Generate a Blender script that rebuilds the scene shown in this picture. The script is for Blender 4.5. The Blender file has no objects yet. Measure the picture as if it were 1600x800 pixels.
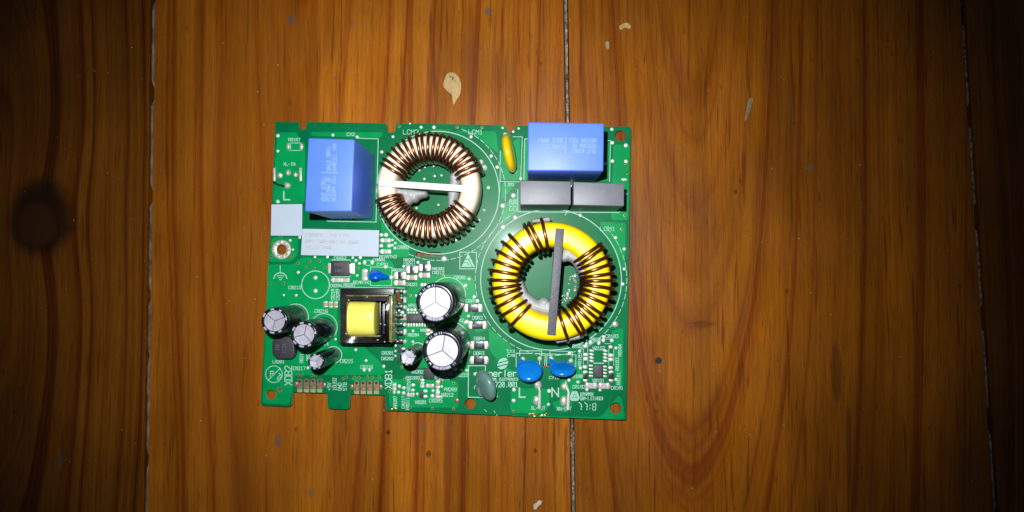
import bpy, bmesh, math, random
from mathutils import Vector, Matrix, Quaternion
random.seed(7)
PI = math.pi
C = bpy.context.scene.collection
SC = bpy.context.scene

# ------------------------------------------------------------------ camera
FPX = 1043.0                     # focal length in photo pixels (photo 1600 wide)
CAMH = 0.2806                    # camera height above the floor, metres
NAD = (825.0, 430.0)             # photo point straight below the camera
dn = Vector(((NAD[0]-800)/FPX, -(NAD[1]-400)/FPX, -1)).normalized()
zc = -dn
xw = (Vector((1, 0, 0)) - zc*zc.x).normalized()
yw = zc.cross(xw)
R3 = Matrix((xw, yw, zc))
cam_d = bpy.data.cameras.new('camera'); cam = bpy.data.objects.new('camera', cam_d); C.objects.link(cam)
cam.matrix_world = Matrix.Translation((0, 0, CAMH)) @ R3.to_4x4()
cam_d.sensor_width = 36; cam_d.lens = 36*FPX/1600
cam_d.clip_start = 0.005; cam_d.clip_end = 20
SC.camera = cam

# ------------------------------------------------------------------ light
world = bpy.data.worlds.new('World'); SC.world = world; world.use_nodes = True
bg = world.node_tree.nodes['Background']
bg.inputs[0].default_value = (0.55, 0.68, 1.0, 1); bg.inputs[1].default_value = 0.045

def U(px, py, z=0.0):
    """point on the horizontal plane z that stands at photo pixel (px, py)"""
    d = R3 @ Vector(((px-800)/FPX, -(py-400)/FPX, -1))
    t = (z-CAMH)/d.z
    return Vector((d.x*t, d.y*t, z))
def S(px, z=0.0):                # photo pixels -> metres at height z
    return px*(CAMH-z)/FPX

fl = bpy.data.lights.new('phone_flash', 'SPOT'); flo = bpy.data.objects.new('phone_flash', fl); C.objects.link(flo)
fl.energy = 4.1; fl.spot_size = math.radians(84); fl.spot_blend = 1.0; fl.shadow_soft_size = 0.0022
fl.color = (0.95, 0.98, 1.0)
fpos = Vector((-0.0135, 0.027, CAMH)); flo.location = fpos
tgt = U(735, 385, 0)
flo.rotation_euler = (tgt-fpos).to_track_quat('-Z', 'Y').to_euler()

vs = SC.view_settings
vs.view_transform = 'Standard'; vs.look = 'None'; vs.exposure = 0; vs.gamma = 1; vs.use_curve_mapping = False

# ------------------------------------------------------------------ materials
def sock(n, i): return n.inputs[i]
def mat(name, col, rough=0.5, metal=0.0, coat=0.0, spec=0.5, var=0.0, vscale=400, bump=0.0, bscale=1500, coat_r=0.1, sub=0.0, aniso=None):
    m = bpy.data.materials.new(name); m.use_nodes = True
    nt = m.node_tree; b = nt.nodes['Principled BSDF']
    b.inputs['Base Color'].default_value = (*col, 1)
    b.inputs['Roughness'].default_value = rough; b.inputs['Metallic'].default_value = metal
    b.inputs['Coat Weight'].default_value = coat; b.inputs['Coat Roughness'].default_value = coat_r
    b.inputs['Specular IOR Level'].default_value = spec
    if sub: b.inputs['Subsurface Weight'].default_value = sub; b.inputs['Subsurface Radius'].default_value = (.001, .001, .001)
    tc = nt.nodes.new('ShaderNodeTexCoord')
    if var:
        n = nt.nodes.new('ShaderNodeTexNoise'); n.inputs['Scale'].default_value = vscale; n.inputs['Detail'].default_value = 5
        nt.links.new(tc.outputs['Object'], n.inputs['Vector'])
        r = nt.nodes.new('ShaderNodeMapRange'); r.inputs[1].default_value = .3; r.inputs[2].default_value = .7
        r.inputs[3].default_value = 1-var; r.inputs[4].default_value = 1+var
        nt.links.new(n.outputs['Fac'], r.inputs[0])
        mx = nt.nodes.new('ShaderNodeVectorMath'); mx.operation = 'SCALE'; mx.inputs[0].default_value = col
        nt.links.new(r.outputs[0], mx.inputs['Scale']); nt.links.new(mx.outputs[0], b.inputs['Base Color'])
        r2 = nt.nodes.new('ShaderNodeMapRange'); r2.inputs[3].default_value = rough*.85; r2.inputs[4].default_value = min(1, rough*1.2)
        nt.links.new(n.outputs['Fac'], r2.inputs[0]); nt.links.new(r2.outputs[0], b.inputs['Roughness'])
    if bump:
        n = nt.nodes.new('ShaderNodeTexNoise'); n.inputs['Scale'].default_value = bscale; n.inputs['Detail'].default_value = 3
        nt.links.new(tc.outputs['Object'], n.inputs['Vector'])
        bp = nt.nodes.new('ShaderNodeBump'); bp.inputs['Strength'].default_value = bump; bp.inputs['Distance'].default_value = 0.0002
        nt.links.new(n.outputs['Fac'], bp.inputs['Height']); nt.links.new(bp.outputs[0], b.inputs['Normal'])
    return m
M = {}
M['mask_dark'] = mat('solder_mask_over_laminate', (.000, .165, .052), .34, spec=.12, coat=.03, coat_r=.12, var=.15, vscale=90, bump=.05, bscale=1200)
M['mask_light'] = mat('solder_mask_over_copper', (.000, .30, .078), .34, spec=.12, coat=.03, coat_r=.12, var=.14, vscale=90, bump=.06, bscale=1200)
M['laminate'] = mat('laminate_edge', (.36, .36, .17), .7, var=.15, vscale=800)
M['silk'] = mat('silkscreen_ink', (.34, .62, .48), .6, var=.12, vscale=900)
M['tin'] = mat('solder', (.90, .89, .84), .34, metal=.35, var=.06, vscale=2500, bump=.25, bscale=1800)
M['term'] = mat('tinned_terminal', (.66, .62, .56), .36, metal=.4, var=.12, vscale=1500, bump=.3, bscale=1500)
M['tin_dull'] = mat('dull_solder', (.66, .62, .55), .38, metal=.4, var=.2, vscale=1500, bump=.3)
M['gold'] = mat('bare_gold_copper', (.85, .56, .16), .28, metal=.9, bump=.5, bscale=1500)
M['pad_brown'] = mat('tarnished_copper_pad', (.36, .20, .13), .42, metal=.55, var=.35, vscale=900)
M['via'] = mat('via_rim', (.20, .30, .05), .4, metal=.3)
M['viadark'] = mat('via_hole', (.02, .045, .02), .7)
M['blue'] = mat('blue_plastic', (.10, .225, .95), .42, var=.06, vscale=90, bump=.08, bscale=1800)
M['blueprint'] = mat('pale_blue_print', (.20, .345, .97), .5, var=.12, vscale=900)
M['grey'] = mat('grey_plastic', (.165, .165, .19), .42, var=.08, vscale=200, bump=.10, bscale=2200)
M['greyprint'] = mat('faint_grey_print', (.17, .17, .22), .45)
M['corewhite'] = mat('cream_core_paint', (.80, .69, .51), .42, var=.05, vscale=150, bump=.12)
M['coreyellow'] = mat('yellow_core_paint', (.98, .72, .0), .33, coat=.08, var=.05, vscale=150, bump=.12)
M['enamel1'] = mat('dark_copper_enamel', (.27, .088, .032), .27, metal=.88, coat=.12, var=.25, vscale=900)
M['enamel2'] = mat('brown_copper_enamel', (.27, .085, .020), .25, metal=.88, coat=.12, var=.25, vscale=700)
M['plate_white'] = mat('white_plastic', (.74, .73, .73), .4, bump=.1)
M['plate_dark'] = mat('charcoal_fibre', (.085, .08, .10), .5, var=.25, vscale=900, bump=.6, bscale=1100)
M['glue'] = mat('grey_silicone', (.42, .43, .42), .45, var=.06, vscale=300, bump=.2, bscale=500)
M['sleeve'] = mat('black_sleeve', (.010, .010, .015), .24, spec=.35, coat=.15, coat_r=.12)
M['can'] = mat('aluminium_can_top', (.50, .485, .55), .42, metal=.35, var=.10, vscale=350, bump=.25, bscale=700)
M['sleeveprint'] = mat('sleeve_print', (.38, .37, .50), .45, var=.12, vscale=900)
M['groove'] = mat('can_groove', (.14, .13, .16), .5, metal=.4)
M['ferrite'] = mat('dark_ferrite', (.022, .019, .016), .22, coat=.5, var=.4, vscale=500, bump=.35, bscale=700)
M['bobbin'] = mat('black_bobbin', (.010, .010, .010), .3)
M['tape'] = mat('yellow_tape', (.92, .84, .14), .32, coat=.2, var=.07, vscale=160, bump=.2, bscale=250)
M['olive'] = mat('aged_tape_edge', (.19, .16, .025), .35, coat=.5, var=.4, vscale=500, bump=.4)
M['bluedisc'] = mat('blue_epoxy', (.002, .20, .72), .18, coat=.6, var=.05, vscale=300)
M['bluesmall'] = mat('deep_blue_epoxy', (.0, .11, .66), .18, coat=.6)
M['mov'] = mat('yellow_epoxy', (.95, .60, .005), .18, coat=.5, var=.06, vscale=300)
M['ntc'] = mat('grey_green_epoxy', (.14, .27, .24), .34, coat=.2, var=.15, vscale=260, bump=.2, bscale=600)
M['ic'] = mat('chip_plastic', (.035, .033, .040), .5, bump=.2, bscale=3000)
M['icprint'] = mat('chip_mark', (.10, .10, .12), .5)
M['resbody'] = mat('resistor_glaze', (.03, .028, .04), .28, coat=.3)
M['ceramic'] = mat('beige_ceramic', (.44, .33, .24), .45, var=.1, vscale=900)
M['ceramicgrey'] = mat('grey_ceramic', (.50, .46, .46), .45, var=.1, vscale=900)
M['tab'] = mat('tinned_tab', (.80, .74, .64), .38, metal=.5)
M['sticker'] = mat('white_sticker', (.52, .60, .70), .55, var=.02, vscale=100)
M['stickerprint'] = mat('faded_print', (.46, .50, .56), .6)
M['stickerink'] = mat('tan_print', (.50, .46, .42), .6)
M['copperw'] = mat('bare_copper_wire', (.80, .33, .15), .3, metal=.8)

# ------------------------------------------------------------------ object helpers
ORG = {}
def link(o, parent=None, org=Vector((0, 0, 0))):
    C.objects.link(o); ORG[o] = Vector(org)
    if parent is not None:
        o.parent = parent; o.location = Vector(org)-ORG[parent]
    else: o.location = org
    return o
def obj(name, bm, mats, parent=None, org=(0, 0, 0), smooth=True, label=None, kind=None):
    if not isinstance(mats, (list, tuple)): mats = [mats]
    org = Vector(org)
    me = bpy.data.meshes.new(name)
    bmesh.ops.translate(bm, verts=bm.verts, vec=-org)
    bm.normal_update(); bm.to_mesh(me); bm.free()
    for m in mats: me.materials.append(m)
    if smooth:
        for p in me.polygons: p.use_smooth = True
        me.set_sharp_from_angle(angle=math.radians(38))
    o = bpy.data.objects.new(name, me); link(o, parent, org)
    if label: o['label'] = label
    if kind: o['kind'] = kind
    return o
def NB(): return bmesh.new()
def setmi(faces, mi):
    for f in faces: f.material_index = mi

def prism(bm, pts, z0, z1, bevel=0.0, mi=0, seg=2, top=None):
    """vertical prism; pts are xy (or xyz); top: other polygon for the upper face"""
    n = len(pts)
    a = [bm.verts.new((p[0], p[1], z0)) for p in pts]
    tp = top if top else pts
    b = [bm.verts.new((p[0], p[1], z1)) for p in tp]
    ar = sum(pts[i][0]*pts[(i+1) % n][1]-pts[(i+1) % n][0]*pts[i][1] for i in range(n))
    fs = []
    if ar < 0: a.reverse(); b.reverse()
    fs.append(bm.faces.new(a[::-1])); fs.append(bm.faces.new(b))
    for i in range(n):
        j = (i+1) % n
        fs.append(bm.faces.new((a[i], a[j], b[j], b[i])))
    setmi(fs, mi)
    if bevel:
        es = set()
        for f in fs:
            for e in f.edges: es.add(e)
        r = bmesh.ops.bevel(bm, geom=list(es), offset=bevel, segments=seg, profile=.6, affect='EDGES', clamp_overlap=True)
        setmi(r['faces'], mi)
    return fs
def pxpoly(pts, z): return [U(x, y, z) for x, y in pts]
def rect(x0, y0, x1, y1): return [(x0, y0), (x1, y0), (x1, y1), (x0, y1)]
def boxpx(bm, x0, y0, x1, y1, z0, z1, bevel=0.0, mi=0, ang=0.0):
    cx, cy = (x0+x1)/2, (y0+y1)/2; ca, sa = math.cos(ang), math.sin(ang)
    pts = []
    for x, y in rect(x0, y0, x1, y1):
        dx, dy = x-cx, y-cy; pts.append((cx+dx*ca-dy*sa, cy+dx*sa+dy*ca))
    return prism(bm, pxpoly(pts, z1), z0, z1, bevel, mi)
def lathe(bm, cx, cy, prof, seg=32, mi=0, z0=0.0, closed=False):
    rings = []
    for r, z in prof:
        if r < 1e-7: rings.append([bm.verts.new((cx, cy, z0+z))]); continue
        rings.append([bm.verts.new((cx+r*math.cos(2*PI*k/seg), cy+r*math.sin(2*PI*k/seg), z0+z)) for k in range(seg)])
    prs = list(zip(rings, rings[1:]))
    if closed: prs.append((rings[-1], rings[0]))
    for A, B in prs:
        for k in range(seg):
            l = (k+1) % seg
            if len(A) == 1 and len(B) == 1: break
            if len(A) == 1: f = bm.faces.new((A[0], B[l], B[k]))
            elif len(B) == 1: f = bm.faces.new((A[k], A[l], B[0]))
            else: f = bm.faces.new((A[k], A[l], B[l], B[k]))
            f.material_index = mi
def tube(bm, pts, rad, seg=8, closed=False, mi=0, caps=True):
    pts = [Vector(p) for p in pts]; n = len(pts)
    if not isinstance(rad, (list, tuple)): rad = [rad]*n
    rings = []; up = None
    for i, p in enumerate(pts):
        if closed: t = pts[(i+1) % n]-pts[i-1]
        else: t = pts[min(i+1, n-1)]-pts[max(i-1, 0)]
        t.normalize()
        if up is None:
            up = Vector((0, 0, 1)) if abs(t.z) < .9 else Vector((1, 0, 0))
        a = (up-t*up.dot(t))
        if a.length < 1e-6: a = t.orthogonal()
        a.normalize(); up = a; b = t.cross(a)
        rings.append([bm.verts.new(p+(a*math.cos(2*PI*k/seg)+b*math.sin(2*PI*k/seg))*rad[i]) for k in range(seg)])
    prs = list(zip(rings, rings[1:]))
    if closed: prs.append((rings[-1], rings[0]))
    for A, B in prs:
        for k in range(seg):
            l = (k+1) % seg
            f = bm.faces.new((A[k], A[l], B[l], B[k])); f.material_index = mi
    if caps and not closed:
        bm.faces.new(rings[0][::-1]).material_index = mi; bm.faces.new(rings[-1]).material_index = mi
def blob(bm, c, rx, ry, rz, seg=10, rings=5, mi=0, rough=0.0, lower=0.0, rot=0.0):
    """dome or ellipsoid lump; lower = how much of the under half is kept"""
    c = Vector(c); ca, sa = math.cos(rot), math.sin(rot)
    V = []
    a0 = -PI/2*lower
    for j in range(rings):
        th = a0+(PI/2-a0)*j/rings
        row = []
        for k in range(seg):
            ph = 2*PI*k/seg; w = 1+random.uniform(-rough, rough)
            x = rx*math.cos(th)*math.cos(ph)*w; y = ry*math.cos(th)*math.sin(ph)*w
            row.append(bm.verts.new(c+Vector((x*ca-y*sa, x*sa+y*ca, rz*math.sin(th)*w))))
        V.append(row)
    tp = bm.verts.new(c+Vector((0, 0, rz)))
    for A, B in zip(V, V[1:]):
        for k in range(seg):
            l = (k+1) % seg; bm.faces.new((A[k], A[l], B[l], B[k])).material_index = mi
    for k in range(seg): bm.faces.new((V[-1][k], V[-1][(k+1) % seg], tp)).material_index = mi
    bm.faces.new(V[0][::-1]).material_index = mi
def disc_body(bm, c, normal, r, t, seg=32, xs=1.0, axis=None, e=.55, lump=0.0):
    """dipped disc: rounded coin of radius r and thickness t"""
    n = Vector(normal).normalized(); ax = Vector(axis) if axis is not None else n.orthogonal()
    ax = (ax-n*ax.dot(n)).normalized(); ay = n.cross(ax); c = Vector(c)
    N = 14; rings = []
    for j in range(N+1):
        th = -PI/2+PI*j/N
        cr = abs(math.cos(th))**e; sz = math.copysign(abs(math.sin(th))**.9, math.sin(th))
        if j in (0, N): rings.append([bm.verts.new(c+n*sz*t/2)]); continue
        rings.append([bm.verts.new(c+(ax*math.cos(2*PI*k/seg)*xs+ay*math.sin(2*PI*k/seg))*r*cr*(1+lump*math.sin(3*2*PI*k/seg+1)+lump*.5*math.sin(5*2*PI*k/seg))+n*sz*t/2) for k in range(seg)])
    for A, B in zip(rings, rings[1:]):
        for k in range(seg):
            l = (k+1) % seg
            if len(A) == 1: bm.faces.new((A[0], B[l], B[k]))
            elif len(B) == 1: bm.faces.new((A[k], A[l], B[0]))
            else: bm.faces.new((A[k], A[l], B[l], B[k]))
    bmesh.ops.recalc_face_normals(bm, faces=bm.faces)

def inside(p, poly):
    r = False; n = len(poly)
    for i in range(n):
        a, b = poly[i], poly[(i+1) % n]
        if (a[1] > p[1]) != (b[1] > p[1]) and p[0] < (b[0]-a[0])*(p[1]-a[1])/(b[1]-a[1])+a[0]: r = not r
    return r
def rounded(pts, rs, seg=4):
    out = []; n = len(pts)
    if not isinstance(rs, (list, tuple)): rs = [rs]*n
    for i in range(n):
        p = Vector(pts[i]); a = Vector(pts[i-1]); b = Vector(pts[(i+1) % n]); r = rs[i]
        da = (a-p); db = (b-p); r = min(r, da.length*.45, db.length*.45)
        if r < .05: out.append((p.x, p.y)); continue
        A = p+da.normalized()*r; B = p+db.normalized()*r
        for k in range(seg+1):
            t = k/seg; q = A*(1-t)**2+p*2*t*(1-t)+B*t*t; out.append((q.x, q.y))
    return out
def sheet(bm, loops, z, mi=0, flip=False):
    """flat sheet with holes: loops[0] outline, the others holes, world xy"""
    es = []; tmp = []
    for lp in loops:
        vs_ = [bm.verts.new((p[0], p[1], z)) for p in lp]; tmp.append(vs_)
        for i in range(len(vs_)): es.append(bm.edges.new((vs_[i], vs_[(i+1) % len(vs_)])))
    r = bmesh.ops.triangle_fill(bm, use_beauty=True, use_dissolve=False, edges=es, normal=(0, 0, -1 if flip else 1))
    fs = [g for g in r['geom'] if isinstance(g, bmesh.types.BMFace)]
    for f in fs:
        f.material_index = mi; f.normal_update()
        if (f.normal.z < 0) != flip: f.normal_flip()
    return tmp

# ------------------------------------------------------------------ wood floor
SF = CAMH/FPX
def make_wood(name, xc, yc, k, freq, seed, dark=1.0, knots=(), light=(.42, .134, .006), mid=(.355, .094, .003), deep=(.21, .036, .001), slant=0.0, amp=16, streak=.36, arcs=()):
    m = bpy.data.materials.new(name); m.use_nodes = True; nt = m.node_tree
    b = nt.nodes['Principled BSDF']; N = nt.nodes.new; L = nt.links.new
    def val(x, inp):
        if isinstance(x, (int, float)): inp.default_value = x
        else: L(x, inp)
    def ma(op, a, b_=0.0, c=0.0, clamp=False):
        n = N('ShaderNodeMath'); n.operation = op; n.use_clamp = clamp
        val(a, n.inputs[0]); val(b_, n.inputs[1])
        if len(n.inputs) > 2: val(c, n.inputs[2])
        return n.outputs[0]
    tc = N('ShaderNodeTexCoord'); sp = N('ShaderNodeSeparateXYZ'); L(tc.outputs['Object'], sp.inputs[0])
    X = ma('MULTIPLY_ADD', sp.outputs[0], 1/SF, NAD[0]); Y = ma('MULTIPLY_ADD', sp.outputs[1], -1/SF, NAD[1])
    def noise(sx, sy, detail=3, off=0.0, rough=.5, dist=0.0):
        cv = N('ShaderNodeCombineXYZ'); L(ma('MULTIPLY', X, sx), cv.inputs[0]); L(ma('MULTIPLY', Y, sy), cv.inputs[1]); cv.inputs[2].default_value = seed+off
        n = N('ShaderNodeTexNoise'); n.inputs['Scale'].default_value = 1; n.inputs['Detail'].default_value = detail; n.inputs['Roughness'].default_value = rough; n.inputs['Distortion'].default_value = dist
        L(cv.outputs[0], n.inputs['Vector']); return n.outputs['Fac']
    Xs = ma('MULTIPLY_ADD', Y, slant, X)
    dx = ma('SUBTRACT', Xs, xc); dy = ma('MULTIPLY', ma('SUBTRACT', Y, yc), k)
    F = ma('SQRT', ma('ADD', ma('MULTIPLY', dx, dx), ma('MULTIPLY', dy, dy)))
    F = ma('MULTIPLY_ADD', ma('SUBTRACT', noise(.004, .0011, 1), .5), amp*3, F)
    F = ma('MULTIPLY_ADD', ma('SUBTRACT', noise(.05, .004, 2, 3), .5), amp*.35, F)
    kmasks = []
    for (kx, ky, rx, ry, col, st) in knots:
        ax = ma('DIVIDE', ma('SUBTRACT', X, kx), rx); ay = ma('DIVIDE', ma('SUBTRACT', Y, ky), ry)
        d2 = ma('ADD', ma('MULTIPLY', ax, ax), ma('MULTIPLY', ay, ay))
        d2n = ma('MULTIPLY_ADD', ma('SUBTRACT', noise(1.6/rx, 1.6/ry, 3, kx), .5), .6 if rx > 30 else 1.3, d2)
        g = ma('EXPONENT', ma('MULTIPLY', d2, -.35))
        F = ma('MULTIPLY_ADD', g, rx*.45, F) if 50 < rx < 70 else F
        mr = N('ShaderNodeMapRange'); mr.interpolation_type = 'SMOOTHSTEP'; L(d2n, mr.inputs[0]); mr.inputs[1].default_value = 1.25; mr.inputs[2].default_value = .35
        mr.inputs[3].default_value = 0; mr.inputs[4].default_value = st
        kmasks.append((mr.outputs[0], col))
    n1 = N('ShaderNodeTexNoise'); n1.noise_dimensions = '1D'; n1.inputs['Scale'].default_value = 1; n1.inputs['Detail'].default_value = 3; n1.inputs['Roughness'].default_value = .62
    L(ma('MULTIPLY_ADD', F, freq, seed*13.7), n1.inputs['W'])
    cr = N('ShaderNodeValToRGB'); e = cr.color_ramp.elements
    e[0].position = .30; e[0].color = (*deep, 1); e[1].position = .60; e[1].color = (*light, 1)
    q = e.new(.42); q.color = (*mid, 1)
    L(n1.outputs['Fac'], cr.inputs[0])
    fine = noise(.22, .004, 4, 9, .65); pores = noise(.9, .02, 2, 17, .6); blot = noise(.008, .005, 3, 23)
    def rng(x, a, b_, c, d):
        r = N('ShaderNodeMapRange'); L(x, r.inputs[0]); r.inputs[1].default_value = a; r.inputs[2].default_value = b_; r.inputs[3].default_value = c; r.inputs[4].default_value = d; return r.outputs[0]
    band = noise(.012, .0009, 2, 29, .5, .2)
    shade = ma('MULTIPLY', rng(fine, .3, .62, 1-streak*.5, 1.08), rng(pores, .32, .50, .86, 1.02))
    shade = ma('MULTIPLY', shade, rng(noise(1.6, .05, 3, 83, .7), .36, .5, .76, 1.03)); shade = ma('MULTIPLY', shade, rng(blot, .3, .7, .76, 1.16)); shade = ma('MULTIPLY', shade, rng(band, .34, .62, .72, 1.12)); shade = ma('MULTIPLY', shade, dark)
    sc = N('ShaderNodeVectorMath'); sc.operation = 'SCALE'; L(cr.outputs[0], sc.inputs[0]); L(shade, sc.inputs['Scale'])
    colr = sc.outputs[0]
    # small darker pits and scuffs of wear
    wv = noise(.055, .035, 2, 41, .4)
    fis = noise(.16, .0065, 2, 71, .6)
    def mixc(f, a, bcol):
        x = N('ShaderNodeMix'); x.data_type = 'RGBA'; L(f, x.inputs['Factor']); L(a, x.inputs[6]); x.inputs[7].default_value = (*bcol, 1); return x.outputs[2]
    colr = mixc(rng(fis, .60, .68, 0, .6), colr, (.10, .018, .001))
    colr = mixc(rng(noise(.22, .028, 2, 91, .5), .70, .76, 0, .6), colr, (.07, .016, .001))
    colr = mixc(rng(wv, .74, .80, 0, .5), colr, (.05, .018, .004))
    for (f0, wd, st) in arcs:
        dd = ma('ABSOLUTE', ma('SUBTRACT', F, f0)); g = ma('EXPONENT', ma('MULTIPLY', ma('DIVIDE', dd, wd*.7), -1.0))
        colr = mixc(ma('MULTIPLY', g, ma('MULTIPLY', rng(noise(.02, .008, 2, f0), .32, .6, .25, 1.0), st)), colr, (.13, .022, .001))
    for mk, col in kmasks: colr = mixc(mk, colr, col)
    L(colr, b.inputs['Base Color'])
    L(rng(noise(.02, .01, 3, 55), .3, .7, .30, .46), b.inputs['Roughness'])
    b.inputs['Specular IOR Level'].default_value = .2
    bp = N('ShaderNodeBump'); bp.inputs['Strength'].default_value = .35; bp.inputs['Distance'].default_value = .00025
    L(ma('ADD', ma('MULTIPLY', fine, .7), ma('ADD', ma('MULTIPLY', pores, .35), noise(.012, .01, 2, 61))), bp.inputs['Height'])
    L(bp.outputs[0], b.inputs['Normal'])
    return m
GRY = (.10, .085, .07); BLK = (.028, .010, .004)
gaps = [(-399, -441), (239, 228), (883.5, 896), (1504, 1556), (2120, 2210)]
def gx(i, py):
    a, b_ = gaps[i]; return a+(b_-a)*py/800
wood_args = [
    dict(xc=-700, yc=100, k=.05, freq=.055, seed=1.3, dark=.8),
    dict(xc=-20, yc=340, k=.16, freq=.05, seed=2.1, dark=.55, amp=12, knots=[(50, 338, 57, 68, (.022, .009, .003), .92), (42, 350, 34, 38, (.060, .021, .006), .8), (88, 722, 5, 18, GRY, .4)], light=(.34, .11, .006), mid=(.27, .075, .003), deep=(.15, .030, .001)),
    dict(dark=.93, xc=470, yc=-1900, k=.055, freq=.042, seed=5.2, slant=.004, knots=[(449, 24, 7, 9, GRY, .85), (434, 690, 6, 13, GRY, .7), (546, 32, 3, 8, GRY, .35), (486, 770, 5, 8, GRY, .4), (660, 664, 4, 9, GRY, .45), (607, 675, 3, 4, BLK, .9), (670, 708, 4, 6, BLK, .7), (836, 702, 3, 4, BLK, .7), (762, 13, 6, 8, GRY, .6), (520, 118, 4, 4, GRY, .5), (524, 170, 3, 7, GRY, .4), (300, 60, 10, 110, (.06, .014, .002), .4), (485, 300, 12, 420, (.16, .036, .002), .55), (372, 300, 110, 700, (.20, .055, .003), .45), (640, 140, 5, 260, (.17, .036, .002), .6), (700, 740, 6, 100, (.17, .036, .002), .6), (735, 90, 6, 110, (.17, .036, .002), .5)]),
    dict(dark=.84, xc=1082, yc=-330, k=.125, freq=.048, seed=8.4, slant=0, amp=10, knots=[(1027, 562, 6, 6, (.015, .016, .03), .95), (1262, 263, 7, 4, GRY, .7), (1299, 580, 9, 50, BLK, .45), (1316, 690, 4, 80, BLK, .5), (1095, 506, 22, 6, (.11, .02, .002), .5), (1148, 300, 3, 4, BLK, .6), (990, 622, 4, 5, GRY, .5), (1225, 455, 4, 5, BLK, .4)], streak=.38, light=(.39, .118, .004), mid=(.345, .096, .003), deep=(.24, .050, .002), 
         arcs=[(57, 3.5, .6), (84, 3, .35), (104, 3, .5), (124, 3, .65), (161, 2.6, .7), (180, 2.4, .6), (205, 3, .4), (240, 4, .3)]),
    dict(xc=2000, yc=100, k=.05, freq=.05, seed=11.9, dark=.75),
    dict(xc=2600, yc=500, k=.05, freq=.05, seed=14.9, dark=.8),
]
floor = bpy.data.objects.new('floor', None); link(floor); floor['kind'] = 'structure'; floor['label'] = 'varnished orange pine floorboards laid side by side with filled gaps'
YA, YB = -900, 1700
wnames = ['', 'dark floorboard with a large black knot', 'amber floorboard with straight grain and a pale putty spot', 'orange floorboard with arched grain', '', '']
boards = []
HW = 3.9
for i in range(6):
    def edge(j, py, side):
        if j < 0: return gx(0, py)-640
        if j > 4: return gx(4, py)+640
        return gx(j, py)+side*HW
    ys = [YA+(YB-YA)*t/26 for t in range(27)]
    Lp = [(edge(i-1, y, 1)+random.uniform(-.45, .45), y) for y in ys]; Rp = [(edge(i, y, -1)+random.uniform(-.45, .45), y) for y in ys]
    bm = NB()
    prism(bm, pxpoly(Lp+Rp[::-1], 0), -.018, 0, 0)
    es = [e for e in bm.edges if all(abs(v.co.z) < 1e-6 for v in e.verts)]
    bmesh.ops.bevel(bm, geom=es, offset=.0005, segments=2, profile=.5, affect='EDGES')
    o = obj('floorboard', bm, make_wood('pine_board_%d' % i, **wood_args[i]), floor)
    if wnames[i]: o['label'] = wnames[i]
    boards.append(o)
M['filler'] = mat('dirty_gap_filler', (.25, .20, .14), .85, var=.9, vscale=650, bump=1, bscale=900)
M['filler_dark'] = mat('grimy_gap_filler', (.17, .125, .085), .85, var=.7, vscale=120, bump=1, bscale=900)
bm = NB(); a = YA; prism(bm, [(-.9, -.6), (.9, -.6), (.9, .6), (-.9, .6)], -.03, -.0185)
obj('subfloor', bm, M['bobbin'], floor)
for j in range(5):
    bm = NB(); n = 420; prev = None
    for t in range(n+1):
        y = YA+(YB-YA)*t/n; row = []
        wv = .25*math.sin(t*.21+j)+random.uniform(-.2, .2)
        for c in range(5):
            off = (c/4-.5)*2*(HW-.7+.8*wv)+random.uniform(-.35, .35)
            p = U(gx(j, y)+off+(.7 if j == 2 else 0), y, 0)
            zz = -.0011+(.0007*(1-abs(c/2-1)**2))+random.uniform(-.00018, .00018)
            zz -= max(0, math.sin(t*.37+j*2)*math.sin(t*.113+1)-.35)*.004*(1+c*.3)
            if c in (0, 4): zz = -.0042
            row.append(bm.verts.new((p.x, p.y, zz)))
        if prev:
            for c in range(4): bm.faces.new((prev[c], row[c], row[c+1], prev[c+1]))
        prev = row
    bmesh.ops.recalc_face_normals(bm, faces=bm.faces)
    if sum(f.normal.z for f in bm.faces) < 0: bmesh.ops.reverse_faces(bm, faces=bm.faces)
    obj('gap_filler', bm, M['filler' if j in (2, 3) else 'filler_dark'], floor)
M['putty'] = mat('pale_putty', (.50, .33, .13), .6, var=.15, vscale=700, bump=.4)
M['paint'] = mat('old_white_paint', (.55, .50, .38), .6, var=.3, vscale=900, bump=.5)
M['puttyhole'] = mat('putty_pit', (.16, .13, .09), .8, var=.5, vscale=2000)
def patch(name, pts, m, parent, h=.00025, label=None):
    bm = NB(); P = pxpoly(rounded(pts, 3, 3), 0)
    n = len(P); cx = sum(p.x for p in P)/n; cy = sum(p.y for p in P)/n
    tops = [(cx+(p.x-cx)*.8, cy+(p.y-cy)*.8) for p in P]
    prism(bm, P, .00003, h, top=tops)
    return obj(name, bm, m, parent, org=(cx, cy, 0), label=label)
pt = patch('putty_spot', [(700, 113), (711, 114), (718, 122), (721, 134), (719, 148), (713, 156), (709, 165), (707, 158), (706, 147), (698, 142), (692, 134), (695, 122)], M['putty'], boards[2], label='pale teardrop shaped putty spot')
bm = NB()
for (x, y, r) in [(704, 120, 2.2), (708, 121, 2.0), (707, 124, 1.8), (711, 126, 1.1), (702, 117, 1.0)]:
    p = U(x, y, .0002); blob(bm, (p.x, p.y, .00022), S(r), S(r), .00012, 7, 2, rough=.25)
obj('pit', bm, M['puttyhole'], pt, org=ORG[pt])
patch('paint_fleck', [(833, 788), (838, 786), (842, 781), (848, 783), (846, 788), (841, 790), (838, 797), (833, 796)], M['paint'], boards[2], .0005, 'white paint fleck at the front')
patch('paint_fleck', [(967, 40), (974, 36), (982, 35), (987, 42), (984, 46), (977, 43), (969, 48)], mat('tan_chip', (.52, .33, .12), .5, var=.3, vscale=900), boards[3], .0005, 'tan chip with a pale rim')
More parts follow.
